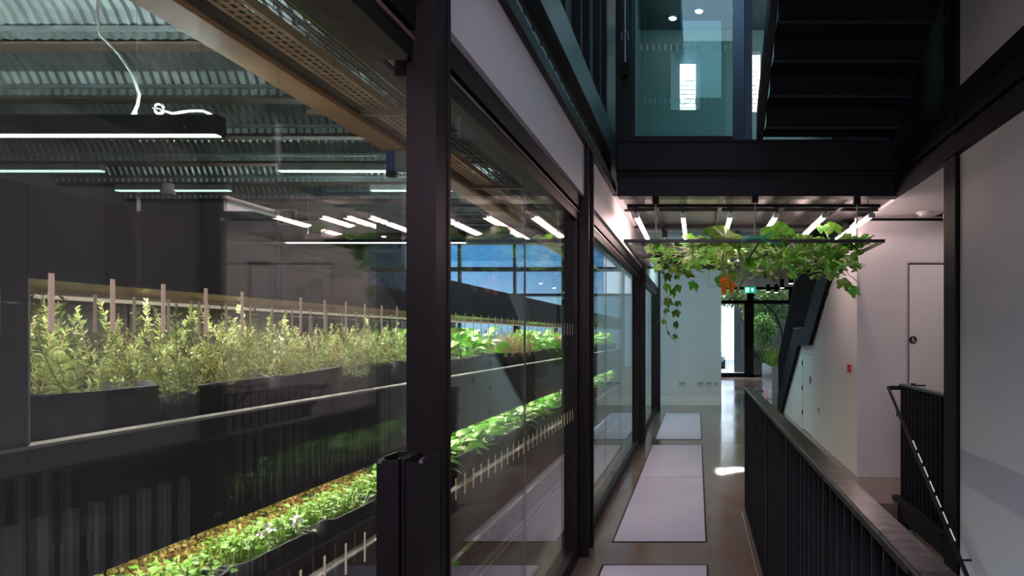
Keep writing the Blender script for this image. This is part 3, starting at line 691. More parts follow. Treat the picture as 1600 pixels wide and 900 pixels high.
# linear pendants
def pendant(x0, x1, y, z, label, n):
    p = thing('pendant_light', label, 'pendant lamp', ((x0+x1)/2, y, z), 'linear pendants in the grow room')
    obj('housing', B(x0, x1, y, y + .08, z, z + .115, bevel=.002), shelfm, p)
    obj('diffuser', B(x0 + .012, x1 - .015, y + .006, y + .060, z - .004, z + .002), glow_white, p)
    obj('added_top_glow', B(x0 + .05, x1 - .05, y + .01, y + .07, z + .1145, z + .1154), glow_up, p)  # glowing top added out of view to brighten the ceiling
    for x in (x0 + .4, x1 - .5): obj('suspension_wire', T([(x, y + .04, z + .115), (x, y + .04, 4.0)], .002, 5), galv, p)
    return p
p1 = pendant(-5.3, -2.815, 4.0, 2.735, 'long black linear pendant lamp nearest the viewer above the shelves', 0)
obj('power_cable', T([(-3.53, 4.04, 3.75), (-3.55, 4.04, 3.45), (-3.53, 4.04, 3.33), (-3.42, 4.04, 3.22), (-3.34, 4.04, 3.10), (-3.30, 4.04, 2.98), (-3.31, 4.04, 2.92), (-3.34, 4.04, 2.85)], .008, 8), whitecable, p1, True)
loop = [(-3.18 - .028 * math.cos(a), 4.03 + .006 * a / 3, 2.895 + .028 * math.sin(a)) for a in [k * .6 for k in range(12)]]
obj('power_cable', T(loop + [(-3.10, 4.04, 2.868), (-3.0, 4.04, 2.885), (-2.92, 4.04, 2.885), (-2.86, 4.04, 2.855)], .008, 8), whitecable, p1, True)
pendant(-5.3, -2.8, 1.6, 2.735, 'added unseen black linear pendant lamp overhead, out over the near end of the shelves', 2)  # out of view, added for more light on the deck and beams
pendant(-8.6, -5.8, 4.0, 2.735, 'added unseen black linear pendant lamp at the far side of the grow room', 3)  # another added lamp beyond the view, lifts the room brightness
pendant(-5.35, -2.93, 8.65, 2.735, 'long black linear pendant lamp farther back above the shelves', 1)
for i, (x0, x1, y) in enumerate(((-8.8, -7.4, 8.5), (-5.2, -3.87, 8.5), (-8.2, -6.6, 9.65), (-4.6, -3.4, 9.65))):
    bt = thing('batten_light', 'pale ceiling batten lamp ' + ['far back above the dark end panel of the shelves', 'nearer the glass wall beside the boxed beam', 'far back behind the first batten', 'rearmost beside the boxed beam'][i], 'lamp', ((x0+x1)/2, y, 3.6), 'ceiling battens in the grow room')
    obj('housing', B(x0, x1, y - .04, y + .04, 3.61, 3.68), galv, bt); obj('diffuser', B(x0, x1, y - .035, y + .035, 3.595, 3.61), glow_dim, bt)
sd = thing('smoke_detector', 'white detector hanging from the grow room ceiling', 'detector', (-7.4, 9.6, 3.5)); obj('base', disc(bmesh.new(), (-7.4, 9.55, 3.58), .07, 'z', 20, .1), whitetrim, sd); obj('dome', disc(bmesh.new(), (-7.4, 9.55, 3.53), .09, 'z', 20, .05), mat('dome_pink', (.6, .48, .45), .5), sd)

# ---- three-tier planter shelving
SX, SB = -1.50, -2.17
sh = thing('planter_shelving', 'long black three-tier planter shelving behind the glass wall', 'shelving', (-1.8, 7, 0))
YS, YE = .2, 13.8
seg = [YS, 1.53, 3.77, 6.0, 8.2, 10.4, 12.6, YE]
for a, b in zip(seg, seg[1:]):
    obj('top_fascia', B(SX - .02, SX, a + .001, b - .001, 1.68, 1.89), shelfm, sh)
    obj('middle_fascia', B(SX - .02, SX, a + .001, b - .001, .955, 1.295), shelfm, sh)
    obj('lower_fascia', B(SX - .02, SX, a + .001, b - .001, .19, .59), shelfm, sh)
for z, nm in ((1.295, 'edge_trim'), (.59, 'edge_trim')):
    obj(nm, B(SX - .045, SX + .004, YS, YE, z, z + .008), trim_metal, sh)
obj('top_board', B(SB, SX - .02, YS, YE, 1.875, 1.888), shelfm, sh)
sof2 = mat('shelf_soffit', (.56, .31, .33), .38, metal=.35, noise=.45, nscale=1.2, stretch=(1, 2.2, 1))
obj('soffit', B(SB, SX - .02, 1.53, YE, 1.683, 1.692), sof2, sh); obj('soffit', B(SB, SX - .02, YS, YE, .957, .966), sof2, sh)
obj('deck', B(SB, SX - .02, YS, YE, .99, 1.0), shelfm, sh); obj('deck', B(SB, SX - .02, YS, YE, .24, .25), shelfm, sh)
obj('end_panel', B(SX - .02, SX + .001, YS, 1.53, 1.29, 1.69), shelfm, sh); obj('end_edge', B(SX - .02, SX + .002, 1.53, 1.534, 1.305, 1.68), trim_metal, sh)
for a, b in ((1.53, 2.6), (2.61, 3.77)):
    obj('back_panel', B(SB - .02, SB, a, b, 1.0, 1.68), mat('back_grey', (.095, .085, .088), .5), sh)
obj('back_panel', B(SB - .02, SB, YS, YE, .0, .95), shelfm, sh)
obj('added_shelf_uplight', B(-1.98, -1.72, 1.6, 12.5, 1.8885, 1.893), mat('added_warm_uplight', (1, 1, 1), .4, emit=(1.0, .78, .56), estr=2.4), sh)  # hidden glowing strip added to warm the trays and beam from below
for y in seg[1:]:
    obj('post', B(SB, SB + .05, y - .05, y, 0, 1.88), shelfm, sh)
obj('kick_board', B(SX - .08, SX - .06, YS, YE, 0, .10), shelfm, sh)
obj('floor_strip', B(-1.46, -1.435, 1.0, YE, -.002, .012), trim_metal, sh); obj('floor_strip', B(-1.40, -1.39, 1.0, YE, -.002, .012), trim_metal, sh)
for z, xx in ((1.672, -2.13), (.944, -2.12), (.18, -2.1)):
    obj('lamp_strip', B(xx - .02, xx + .02, 1.56, YE - .05, z, z + .011), glow_warm, sh)
    for a, b in ((1.6, 5.6), (5.6, 9.6), (9.6, 13.6)):
        pw = {1.672: 27, .944: 21, .18: 8}[z]
        lo = area('shelf_strip_light', (-1.74, (a + b) / 2, z - .004), (0, 0, 0), .10, b - a, pw, (1.0, .93, .80), 178)

# planters
def planter_mesh(L, W, Hh, seed):
    rnd = random.Random(seed); V, F = [], []
    N = 40; rings = []
    prof = [(0, .0, .86), (0, .0, .90), (.5, .5, .97), (1, 1, 1.0), (1, 1, .95), (1, .80, .94)]
    prof = [(0.0, .88), (.35, .94), (.8, .99), (1.0, 1.0), (1.0, .955), (.82, .945)]
    ph = [rnd.uniform(0, 6.28) for _ in range(3)]
    for (hz, sc_) in prof:
        ring = []
        for k in range(N):
            a = 2 * math.pi * k / N; c, s = math.cos(a), math.sin(a)
            e = .32
            x = math.copysign(abs(c) ** e, c) * W / 2 * sc_; y = math.copysign(abs(s) ** e, s) * L / 2 * (sc_ if sc_ > .9 else .95)
            wob = (math.sin(3 * a + ph[0]) * .006 + math.sin(7 * a + ph[1]) * .003) * (1 if hz > .5 else .4)
            ring.append(len(V)); V.append((x + wob, y + wob * .4, hz * Hh + (math.sin(2 * a + ph[2]) * .010 + math.sin(5 * a + ph[0]) * .005 if hz > .7 else 0)))
        rings.append(ring)
    for i in range(len(rings) - 1):
        for k in range(N): F.append((rings[i][k], rings[i][(k+1) % N], rings[i+1][(k+1) % N], rings[i+1][k]))
    F.append(tuple(rings[0][::-1]))
    top = [V[i] for i in rings[-1]]
    return V, F, top
pl_me, so_me = [], []
for s in range(4):
    V, F, top = planter_mesh(.515, .50, .40, s)
    pl_me.append(data_mesh('planter_shell', V, F, fabric, True))
    V2 = [(x, y, .335) for x, y, z in top] + [(0, 0, .35)]; n = len(top)
    so_me.append(data_mesh('planter_soil', V2, [(k, (k+1) % n, n) for k in range(n)], soil))
def planter(x, y, z, hscale, label, group, s):
    p = thing('planter', label, 'planter', (x, y, z), group)
    place('shell', pl_me[s % 4], p, scale=(1, 1, hscale), local=True); place('soil_surface', so_me[s % 4], p, scale=(1, 1, hscale), local=True)
    return p
PX = -1.86
def in_view(y, x):
    px = 1089 + x * 1066.7 / y
    return True
k = 0; tier1 = []; y = 1.85
while y < 13.6:
    planter(PX, y, 1.001, 1.0, 'black felt planter, ' + ORD[k] + ' from the viewer on the upper shelf', 'planters on the upper shelf', k); tier1.append(y); k += 1; y += .527
k = 0; tier2 = []; y = 1.60
while y < 13.6:
    planter(PX + .02, y, .251, 1.21, 'black felt planter, ' + ORD[k] + ' from the viewer on the middle shelf', 'planters on the middle shelf', k + 1); tier2.append(y); k += 1; y += .527

# ---- plant meshes
def needle_plant(seed, hgt, nst, spread, dens, nl, nw, elong=.25, droop=0, box_y=.24, box_x=.20):
    rnd = random.Random(seed); SV, SF, LV, LF, FV, FF = [], [], [], [], [], []
    def ribbon(a, b, w_):
        d = (b - a).normalized(); up_ = Vector((rnd.uniform(-1, 1), rnd.uniform(-1, 1), rnd.uniform(-.3, .3)))
        n_ = d.cross(up_); 
        if n_.length < 1e-4: n_ = Vector((1, 0, 0))
        n_.normalize(); n_ *= w_
        m_ = n_.cross(d) 
        i = len(SV)
        for p, q in ((a, 1), (b, .7)):
            for k in range(3):
                an = 2.094 * k; SV.append(tuple(p + (n_ * math.cos(an) + m_ * math.sin(an)) * q))
        for k in range(3): SF.append((i + k, i + (k+1) % 3, i + 3 + (k+1) % 3, i + 3 + k))
    for s in range(nst):
        p = Vector((rnd.uniform(-box_x, box_x), rnd.uniform(-box_y, box_y), .0))
        out = Vector((p.x * .9 + rnd.gauss(0, .25), p.y * .9 + rnd.gauss(0, .25), 0)) * spread
        dirv = (Vector((0, 0, 1)) + out).normalized()
        L = hgt * rnd.uniform(.45, 1.0); nseg = 6; stepl = L / nseg; pts = [p.copy()]
        for q in range(nseg):
            dirv = (dirv + Vector((rnd.gauss(0, .14), rnd.gauss(0, .14), rnd.gauss(.10 - droop, .08)))).normalized()
            p = p + dirv * stepl; pts.append(p.copy())
        for q in range(nseg): ribbon(pts[q], pts[q+1], .0017)
        nn = int(L * dens)
        for j in range(nn):
            t = rnd.uniform(.12, 1.0) * nseg; q = min(int(t), nseg - 1); base = pts[q].lerp(pts[q+1], t - q); dd = (pts[q+1] - pts[q]).normalized()
            side = Vector((rnd.gauss(0, 1), rnd.gauss(0, 1), rnd.gauss(0, 1))); side = (side - dd * side.dot(dd)).normalized()
            ln = nl * rnd.uniform(.6, 1.15) * (1.1 - .5 * (t / nseg) ** 3)
            tip = base + (side * .8 + dd * rnd.uniform(.35, .9)).normalized() * ln
            wv = (tip - base).cross(Vector((rnd.gauss(0, 1), rnd.gauss(0, 1), rnd.gauss(0, 1)))).normalized() * nw
            mid = base.lerp(tip, .45); i = len(LV)
            LV.extend((tuple(base), tuple(mid + wv), tuple(tip), tuple(mid - wv))); LF.append((i, i+1, i+2, i+3))
        if rnd.random() < .10:
            c = pts[-2]
            for j in range(9):
                o_ = c + Vector((rnd.gauss(0, .011), rnd.gauss(0, .011), rnd.gauss(0, .011))); i = len(FV); r_ = rnd.uniform(.003, .006)
                u = Vector((rnd.gauss(0, 1), rnd.gauss(0, 1), rnd.gauss(0, 1))).normalized() * r_; v = u.cross(Vector((rnd.gauss(0, 1), rnd.gauss(0, 1), 1))).normalized() * r_
                FV.extend((tuple(o_ + u), tuple(o_ + v), tuple(o_ - u), tuple(o_ - v))); FF.append((i, i+1, i+2, i+3))
    return SV, SF, LV, LF, FV, FF
def leaf_shape(L, W, fold=.25, curl=.3, nseg=5):
    """leaf along +Y, lying in XY, upper side +Z"""
    V, F = [], []
    for i in range(nseg + 1):
        t = i / nseg; wd = W * math.sin(math.pi * min(1, t ** .75)) ** .8 if 0 < t < 1 else .0
        z = -curl * L * t * t
        V.append((0, L * t, z)); V.append((-wd / 2, L * t, z + fold * wd * .5)); V.append((wd / 2, L * t, z + fold * wd * .5))
    for i in range(nseg):
        a, b = i * 3, (i + 1) * 3
        F.append((a, b, b + 1, a + 1)); F.append((a, a + 2, b + 2, b))
    return V, F
def broad_plant(seed, nleaf, L, W, hgt, bx, by, up=.6, petiole=True, fold=.3, curl=.35):
    rnd = random.Random(seed); LV, LF, SV, SF = [], [], [], []
    for k in range(nleaf):
        base = Vector((rnd.uniform(-bx, bx) * .6, rnd.uniform(-by, by) * .8, 0))
        az = rnd.uniform(0, 6.283); elev = rnd.uniform(.15, 1.25) * up
        h = hgt * rnd.uniform(.25, 1.0)
        dirh = Vector((math.cos(az), math.sin(az), 0))
        top = base + dirh * rnd.uniform(.02, .5) * hgt + Vector((0, 0, h))
        top.x = max(-bx, min(bx * 1.15, top.x))
        if petiole:
            d = top - base; n_ = d.cross(Vector((0, 0, 1))); 
            if n_.length < 1e-5: n_ = Vector((1, 0, 0))
            n_ = n_.normalized() * .0025; i = len(SV)
            SV.extend((tuple(base + n_), tuple(base - n_), tuple(top - n_), tuple(top + n_))); SF.append((i, i+1, i+2, i+3))
        s = rnd.uniform(.6, 1.15); V, F = leaf_shape(L * s, W * s, fold, curl * rnd.uniform(.4, 1.6), 5)
        M = Matrix.Translation(top) @ Matrix.Rotation(az - math.pi / 2, 4, 'Z') @ Matrix.Rotation(elev - .3, 4, 'X') @ Matrix.Rotation(rnd.gauss(0, .3), 4, 'Y')
        i = len(LV)
        LV.extend(tuple(M @ Vector(v)) for v in V); LF.extend(tuple(q + i for q in f) for f in F)
    return SV, SF, LV, LF
ros = []
for s in range(4):
    SV, SF, LV, LF, FV, FF = needle_plant(s + 1, .35, 40, 1.2, 400, .026, .0027)
    ros.append((data_mesh('stems', SV, SF, stemm), data_mesh('needles', LV, LF, rosem), data_mesh('flowers', FV, FF, flowerw)))
thy = []
for s in range(3):
    SV, SF, LV, LF, FV, FF = needle_plant(s + 31, .27, 80, 1.5, 420, .015, .0023)
    thy.append((data_mesh('stems', SV, SF, rstem if s == 1 else stemm), data_mesh('needles', LV, LF, rosem2), data_mesh('flowers', FV, FF, flowerw)))
def put_plant(name, label, cat, loc, group, meshes, names, rotz, scale):
    p = thing(name, label, cat, loc, group, rotz=rotz); p.scale = scale
    for nm, me in zip(names, meshes): 
        if len(me.vertices): place(nm, me, p, local=True)
    return p
salad = []
for s in range(4):
    SV, SF, LV, LF = broad_plant(s + 50, 60, .13, .065, .17, .19, .25, up=.9)
    salad.append((data_mesh('stalks', SV, SF, gstem), data_mesh('leaves', LV, LF, chardm, True)))
herb = []
for s in range(4):
    SV, SF, LV, LF = broad_plant(s + 70, 520, .030, .021, .15, .13, .26, up=.8, curl=.15)
    herb.append((data_mesh('stalks', SV, SF, gstem), data_mesh('leaves', LV, LF, mintm, True)))
random.seed(5)
NN = ('stems', 'foliage', 'flowers')
for k, y in enumerate(tier1):
    zt = 1.34
    if y < 4.25:
        for j, (dx, dy) in enumerate(((.06, -.12), (-.08, .13))):
            n = 2 * k + j
            if n in (3, 5, 7): put_plant('thyme_plant', ORD[n] + ' bush from the viewer on the upper shelf, a low reddish thyme', 'plant', (PX + dx, y + dy, zt), 'herbs on the upper shelf', thy[n % 3], NN, random.uniform(0, .4), (1, 1, 1.05))
            else: put_plant('rosemary_plant', ORD[n] + ' bush from the viewer on the upper shelf, spiky green rosemary', 'plant', (PX + dx, y + dy, zt), 'herbs on the upper shelf', ros[n % 4], NN, random.uniform(-.3, .3), (1, 1, random.uniform(.8, 1.05)))
    elif y < 5.85 or 7.0 < y < 8.4 or y > 9.9:
        put_plant('salad_plant', 'leafy green salad plant in the ' + ORD[k] + ' planter of the upper shelf', 'plant', (PX + .05, y, zt), 'salad plants on the upper shelf', salad[k % 4], ('stalks', 'leaves'), 0, (1, 1, 1.35))
    elif y < 6.2:
        put_plant('thyme_plant', 'reddish thyme in the ' + ORD[k] + ' planter of the upper shelf', 'plant', (PX + .05, y, zt), 'herbs on the upper shelf', thy[1], NN, 0, (1, 1.1, 1))
    else:
        put_plant('rosemary_plant', 'pale grey-green bush in the ' + ORD[k] + ' planter of the upper shelf', 'plant', (PX + .05, y, zt), 'herbs on the upper shelf', thy[k % 3], NN, 0, (1, 1.1, 1.1))
for k, y in enumerate(tier2):
    if y < 4.0:
        put_plant('herb_plant', 'low bright green herb filling the ' + ORD[k] + ' planter of the middle shelf', 'plant', (PX + .13, y, .655), 'herbs on the middle shelf', herb[k % 4], ('stalks', 'leaves'), 0, (1, 1.05, .95))
    else:
        put_plant('salad_plant', 'leafy green salad plant in the ' + ORD[k] + ' planter of the middle shelf', 'plant', (PX + .06, y, .65), 'salad plants on the middle shelf', salad[(k + 1) % 4], ('stalks', 'leaves'), 0, (1.1, 1, 1.15))
for k in range(7):
    y = 4.3 + k * .6
    put_plant('salad_plant', 'small leafy plant low on the bottom shelf, ' + ORD[k] + ' from the viewer', 'plant', (SX - .16, y, .0), 'plants on the bottom shelf', salad[k % 4], ('stalks', 'leaves'), 0, (.6, .9, .7))
# sedum carpet behind the herbs
rnd = random.Random(3); V, F = [], []
for k in range(15000):
    x = rnd.uniform(-2.12, -1.72); y = rnd.uniform(1.5, 4.0); z = .68 + rnd.uniform(0, .05) + .02 * math.sin(x * 30) * math.sin(y * 17) + (.16 * (-1.72 - x))
    r = rnd.uniform(.005, .011); i = len(V)
    u = Vector((rnd.gauss(0, 1), rnd.gauss(0, 1), rnd.gauss(0, 1))).normalized() * r; v = u.cross(Vector((rnd.gauss(0, 1), rnd.gauss(0, 1), 1))).normalized() * r * .7
    c = Vector((x, y, z)); V.extend((tuple(c + u), tuple(c + v), tuple(c - u), tuple(c - v))); F.append((i, i+1, i+2, i+3))
o = place('sedum_carpet', data_mesh('sedum_carpet', V, F, sedumm)); tag(o, 'orange and green sedum carpet behind the herbs on the middle shelf', 'groundcover', kind='stuff')
# pale lilac blossoms over the herbs
for i, (y, x) in enumerate(((2.62, -1.66), (2.78, -1.63))):
    V, F = [], []
    for k in range(26):
        c = Vector((x + rnd.gauss(0, .014), y + rnd.gauss(0, .018), .80 + rnd.gauss(0, .012))); r = .007; n = len(V)
        u = Vector((rnd.gauss(0, 1), rnd.gauss(0, 1), rnd.gauss(0, 1))).normalized() * r; v = u.cross(Vector((rnd.gauss(0, 1), rnd.gauss(0, 1), 1))).normalized() * r
        V.extend((tuple(c + u), tuple(c + v), tuple(c - u), tuple(c - v))); F.append((n, n+1, n+2, n+3))
    fl = thing('flower_spray', ['larger pale lilac flower spray among the middle shelf herbs', 'smaller pale lilac flower spray among the middle shelf herbs'][i], 'flower', (x, y, .66), 'lilac sprays')
    place('petals', data_mesh('petals', V, F, mat('lilac_petal', (.72, .58, .80), .5)), fl)
    obj('stalk', T([(x, y, .66), (x + .004, y, .73), (x, y, .80)], .002, 5), gstem, fl)

# ================================================================== HANGING RACK WITH VINES
RZ = 2.42
rk = thing('hanging_rack', 'black wire rack hung across the corridor below the beam, carrying vines', 'rack', (.52, 7.2, RZ))
ra = mat('rack_steel', (.03, .032, .036), .35, metal=.5)
for (a, b) in (((-.67, 6.25), (1.72, 6.25)), ((-.67, 8.70), (.57, 8.70)), ((.57, 7.44), (1.72, 7.44)), ((-.67, 7.44), (.57, 7.44))):
    obj('cross_bar', B(a[0], b[0], a[1] - .014, a[1] + .014, RZ - .014, RZ + .014), ra, rk)
for (x, y1) in ((-.656, 8.7), (.57, 8.7), (1.706, 7.44)):
    obj('side_bar', B(x - .014, x + .014, 6.264, y1, RZ - .014, RZ + .014), ra, rk)
for k in range(20):
    y = 6.37 + k * .12; x1 = 1.70 if y < 7.43 else .57
    obj('wire', T([(-.65, y, RZ), (x1, y, RZ)], .0035, 5), ra, rk)
for k in range(6):
    x = -.45 + k * .4; obj('wire', T([(x, 6.26, RZ - .006), (x, 8.69 if x < .55 else 7.43, RZ - .006)], .003, 5), ra, rk)
for (x, y) in ((-.385, 6.40), (.535, 6.30), (1.50, 6.40), (-.4, 8.5), (.5, 8.5)):
    obj('hanger_rod', T([(x, y, RZ), (x, y, 2.87)], .007, 6), galv, rk); obj('hanger_clamp', B(x - .03, x + .03, y - .03, y + .03, 2.78, 2.86), blackm, rk)
lr = thing('lamp_rail', 'slim black rail under the beam carrying six grow lamps', 'rail', (.5, 6.5, 2.77))
obj('rail', B(-.66, 1.73, 6.44, 6.47, 2.765, 2.795), blackm, lr)
for x in (-.5, 1.62): obj('drop_rod', T([(x, 6.455, 2.79), (x, 6.455, 2.90)], .006, 6), galv, lr)
for i, px in enumerate((993, 1067, 1142, 1214, 1290, 1363)):
    x = (px - 1089) * 6.47 / 1066.7
    gl = thing('grow_lamp', 'pinkish-white tubular grow lamp, ' + ORD[i] + ' from the glass wall', 'lamp', (x, 7.2, 2.66), 'grow lamps over the hanging rack')
    obj('hook', T([(x, 6.455, 2.765), (x + .012, 6.455, 2.745), (x, 6.455, 2.725), (x, 6.48, 2.715)], .006, 6), blackm, gl)
    obj('end_cap', B(x - .03, x + .03, 6.47, 6.53, 2.675, 2.72, bevel=.004), galv, gl)
    obj('tube_lamp', T([(x, 6.53, 2.69), (x, 8.15, 2.69)], .019, 10), glow_grow, gl)
    obj('back_channel', B(x - .02, x + .02, 6.53, 8.15, 2.708, 2.722), whitetrim, gl)

# squash leaves
def squash_leaf(seed, S):
    rnd = random.Random(seed); V = [(0, 0, .02 * S)]; N = 30
    for k in range(N):
        a = 2 * math.pi * k / N - math.pi / 2       # starts at the petiole notch
        t = (a + math.pi / 2) / (2 * math.pi)
        lob = .76 + .095 * math.cos(5 * (a - math.pi / 2)) + .05 * math.cos(15 * a + seed) + rnd.uniform(-.03, .03)
        notch = 1 - .75 * math.exp(-((min(t, 1 - t)) / .045) ** 2)
        r = S * .5 * lob * notch * 1.25
        V.append((r * math.cos(a), r * math.sin(a) + S * .12, -.25 * r * r / S + .03 * S * math.sin(6 * a + seed)))
    F = [(0, 1 + k, 1 + (k + 1) % N) for k in range(N)]
    return V, F
sq = [data_mesh('squash_leaf', *squash_leaf(s, 1.0), squashm, False) for s in range(5)]
def vine(name, label, spots, base, stems, extra=None):
    v = thing(name, label, 'vine', base)
    for pts, r in stems: obj('stem', T(pts, r, 6), gstem, v, True)
    for (p, s, rot) in spots:
        place('leaf', sq[random.randrange(5)], v, p, rot, (s, s, s))
    return v
random.seed(21)
def scatter(n, x0, x1, y0, y1, z0, z1, s0, s1):
    out = []
    for _ in range(n):
        x, y, z = random.uniform(x0, x1), random.uniform(y0, y1), random.uniform(z0, z1)
        tilt = random.gauss(.55, .45); 
        out.append(((x, y, z), random.uniform(s0, s1), (tilt, random.gauss(0, .4), random.uniform(-1.2, 1.2))))
    return out
def runner(n, x0, x1, y0, y1, z, wob=.05):
    out = []
    for _ in range(n):
        a = Vector((random.uniform(x0, x1), random.uniform(y0, y1), z + random.uniform(-.02, .04))); pts = [a]
        d = Vector((random.uniform(-1, 1), random.uniform(-.6, .6), 0)).normalized()
        for k in range(6):
            d = (d + Vector((random.gauss(0, .4), random.gauss(0, .4), random.gauss(0, .12)))).normalized()
            q = pts[-1] + d * .12
            q.x = max(x0, min(x1, q.x)); q.y = max(y0, min(y1, q.y)); q.z = max(z - .06, min(z + .12, q.z))
            pts.append(q)
        out.append(([tuple(p) for p in pts], .005))
    return out
# lying on the rack, glass-wall half
spots = scatter(26, -.5, .5, 6.5, 7.6, RZ + .0, RZ + .05, .12, .20) + scatter(46, -.5, .5, 7.6, 8.6, RZ + .0, RZ + .2, .14, .24) + scatter(34, -.5, .55, 6.7, 8.6, RZ - .14, RZ - .01, .10, .20) + scatter(10, -.35, .1, 7.2, 8.5, RZ + .14, RZ + .3, .10, .16)
spots += [((.27, 6.42, RZ + .05), .40, (.75, .1, .35)), ((.46, 6.4, RZ + .035), .22, (.4, -.3, -.9)), ((-.33, 6.5, RZ + .02), .26, (.5, 0, .3)), ((-.1, 6.55, RZ - .02), .18, (.2, .1, .3)), ((.02, 6.5, RZ + .05), .2, (.4, .1, -.3))]
spots += [((-.04, 8.55, RZ - .26), .16, (1.2, .2, .5)), ((.33, 8.5, RZ - .20), .22, (1.1, 0, .1)), ((.42, 8.4, RZ - .15), .16, (1.0, .2, -.4))]
vineA = vine('squash_vine', 'broad-leaved squash vine spread over the glass-wall half of the rack', spots, (0, 7.5, RZ), runner(14, -.5, .5, 6.5, 8.6, RZ) + [([(.13, 8.55, RZ), (.15, 8.5, RZ - .15), (.13, 8.5, RZ - .25), (.2, 8.48, RZ - .27), (.28, 8.45, RZ - .22)], .004)])
# gourds and blossoms hanging under the rack
def gourd(p_top, ln, r0, bend, label):
    g_ = thing('gourd', label, 'gourd', p_top, 'gourds hanging below the rack')
    pts = [(p_top[0] + bend * math.sin(t * 3.4), p_top[1], p_top[2] - ln * t) for t in [k / 10 for k in range(11)]]
    rr = [r0 * v for v in (.30, .55, .85, 1.0, .95, .8, .7, .62, .58, .5, .3)]
    obj('fruit', T(pts, rr, 10), gourdm, g_, True)
    obj('stalk', T([(p_top[0], p_top[1], RZ + .02), (p_top[0] - .01, p_top[1], p_top[2] + .03), p_top], .006, 6), gstem, g_)
    return g_, pts[-1]
g1_, e1 = gourd((.385, 6.40, RZ - .06), .40, .030, .052, 'long curved green gourd hanging at the middle of the rack')
g2_, e2 = gourd((.26, 6.62, RZ - .05), .27, .024, -.012, 'shorter green gourd with orange blossoms hanging from the rack')
def blossom(c, s, label):
    b_ = thing('squash_blossom', label, 'flower', c, 'orange blossoms under the rack')
    for k in range(5):
        V, F = leaf_shape(s, s * .42, .5, .12, 5)
        o = place('petal', data_mesh('petal', V, F, orangem, True), b_, local=True); o.rotation_euler = (R(-78), 0, 2 * math.pi * k / 5)
    o = place('calyx', mesh_of(T([(0, 0, .05), (0, 0, .01), (0, 0, -.012)], [.004, .010, .007], 8), 'calyx', gstem, True), b_, local=True)
    return b_
for i, (px, py, s) in enumerate(((1129, 440, .13), (1143, 445, .15), (1131, 452, .12), (1136, 436, .10))):
    x, z = (px - 1089) * 6.6 / 1066.7, H + (525 - py) * 6.6 / 1066.7
    blossom((x, 6.6 + i * .02, z + .05), s * .92, ['orange squash blossom nearest the end wall side', 'orange squash blossom under the shorter gourd, largest', 'lowest orange squash blossom', 'small orange squash blossom on top of the cluster'][i])
# lying on the rack, lobby half
spots = scatter(46, .62, 1.62, 6.4, 7.0, RZ, RZ + .05, .11, .18) + scatter(50, .62, 1.62, 7.0, 7.4, RZ, RZ + .14, .12, .22) + scatter(110, .55, 1.58, 6.4, 7.4, RZ - .25, RZ - .01, .09, .19)
spots += [((1.48, 6.9, RZ - .36), .16, (1.1, .3, -.2)), ((1.58, 6.8, RZ - .44), .15, (1.2, -.4, .5)), ((1.50, 6.8, RZ - .16), .18, (.9, 0, .2)), ((.72, 6.4, RZ + .06), .34, (.95, .2, -.5)), ((.84, 6.22, RZ - .03), .22, (.9, .5, .5)), ((1.32, 6.6, RZ + .16), .2, (.9, 0, .1)), ((1.22, 6.6, RZ + .15), .2, (.9, .3, .6))]
vineB = vine('squash_vine', 'dense squash vine trailing from the lobby half of the rack', spots, (1.1, 6.9, RZ), runner(12, .62, 1.6, 6.4, 7.4, RZ) + [([(1.45, 6.9, RZ - .1), (1.52, 6.85, RZ - .25), (1.6, 6.8, RZ - .33), (1.62, 6.8, RZ - .42)], .004)] + [([(.62 + k * .07, 6.6, RZ - .05), (.63 + k * .07, 6.58, RZ - .18), (.61 + k * .07, 6.58, RZ - .36 + .02 * k)], .003) for k in range(4)])
# trailing vine in front of the end wall
tv = []
pts = [(-.42, 8.62, RZ), (-.40, 8.6, RZ - .2), (-.36, 8.6, RZ - .42), (-.42, 8.6, RZ - .65), (-.36, 8.6, RZ - .84), (-.26, 8.6, RZ - .95)]
for (px, py, s) in ((1043, 437, .16), (1058, 435, .1), (1044, 453, .16), (1058, 455, .17), (1051, 461, .15), (1046, 476, .18), (1060, 477, .13), (1042, 488, .11), (1056, 493, .15), (1038, 505, .10), (1055, 511, .14), (1045, 522, .09), (1056, 528, .11)):
    s *= .78
    tv.append((((px - 1089) * 8.6 / 1066.7, 8.6 + random.uniform(-.05, .05), H + (525 - py) * 8.6 / 1066.7 + s * .1), s, (1.25 + random.gauss(0, .2), random.gauss(0, .3), random.uniform(-.9, .9))))
vine('trailing_vine', 'single vine trailing down in front of the white end wall', tv, (-.4, 8.6, 1.4), [(pts, .005), ([pts[3], (-.50, 8.6, RZ - .68), (-.54, 8.6, RZ - .78)], .003)])
tw = thing('plant_tie', 'teal garden twine tied over the middle of the rack bar', 'twine', (.55, 6.24, RZ))
twm = mat('teal_twine', (.05, .50, .33), .5)
obj('strand', T([(.40, 6.22, RZ - .005), (.50, 6.215, RZ + .025), (.60, 6.215, RZ + .035), (.68, 6.22, RZ + .065)], .010, 6), twm, tw, True)
obj('strand', T([(.56, 6.215, RZ + .03), (.63, 6.21, RZ - .01), (.72, 6.21, RZ - .03), (.80, 6.215, RZ - .005)], .006, 6), twm, tw, True)
obj('strand', T([(.44, 6.215, RZ + .01), (.54, 6.21, RZ + .02), (.64, 6.21, RZ + .012)], .009, 6), twm, tw, True)
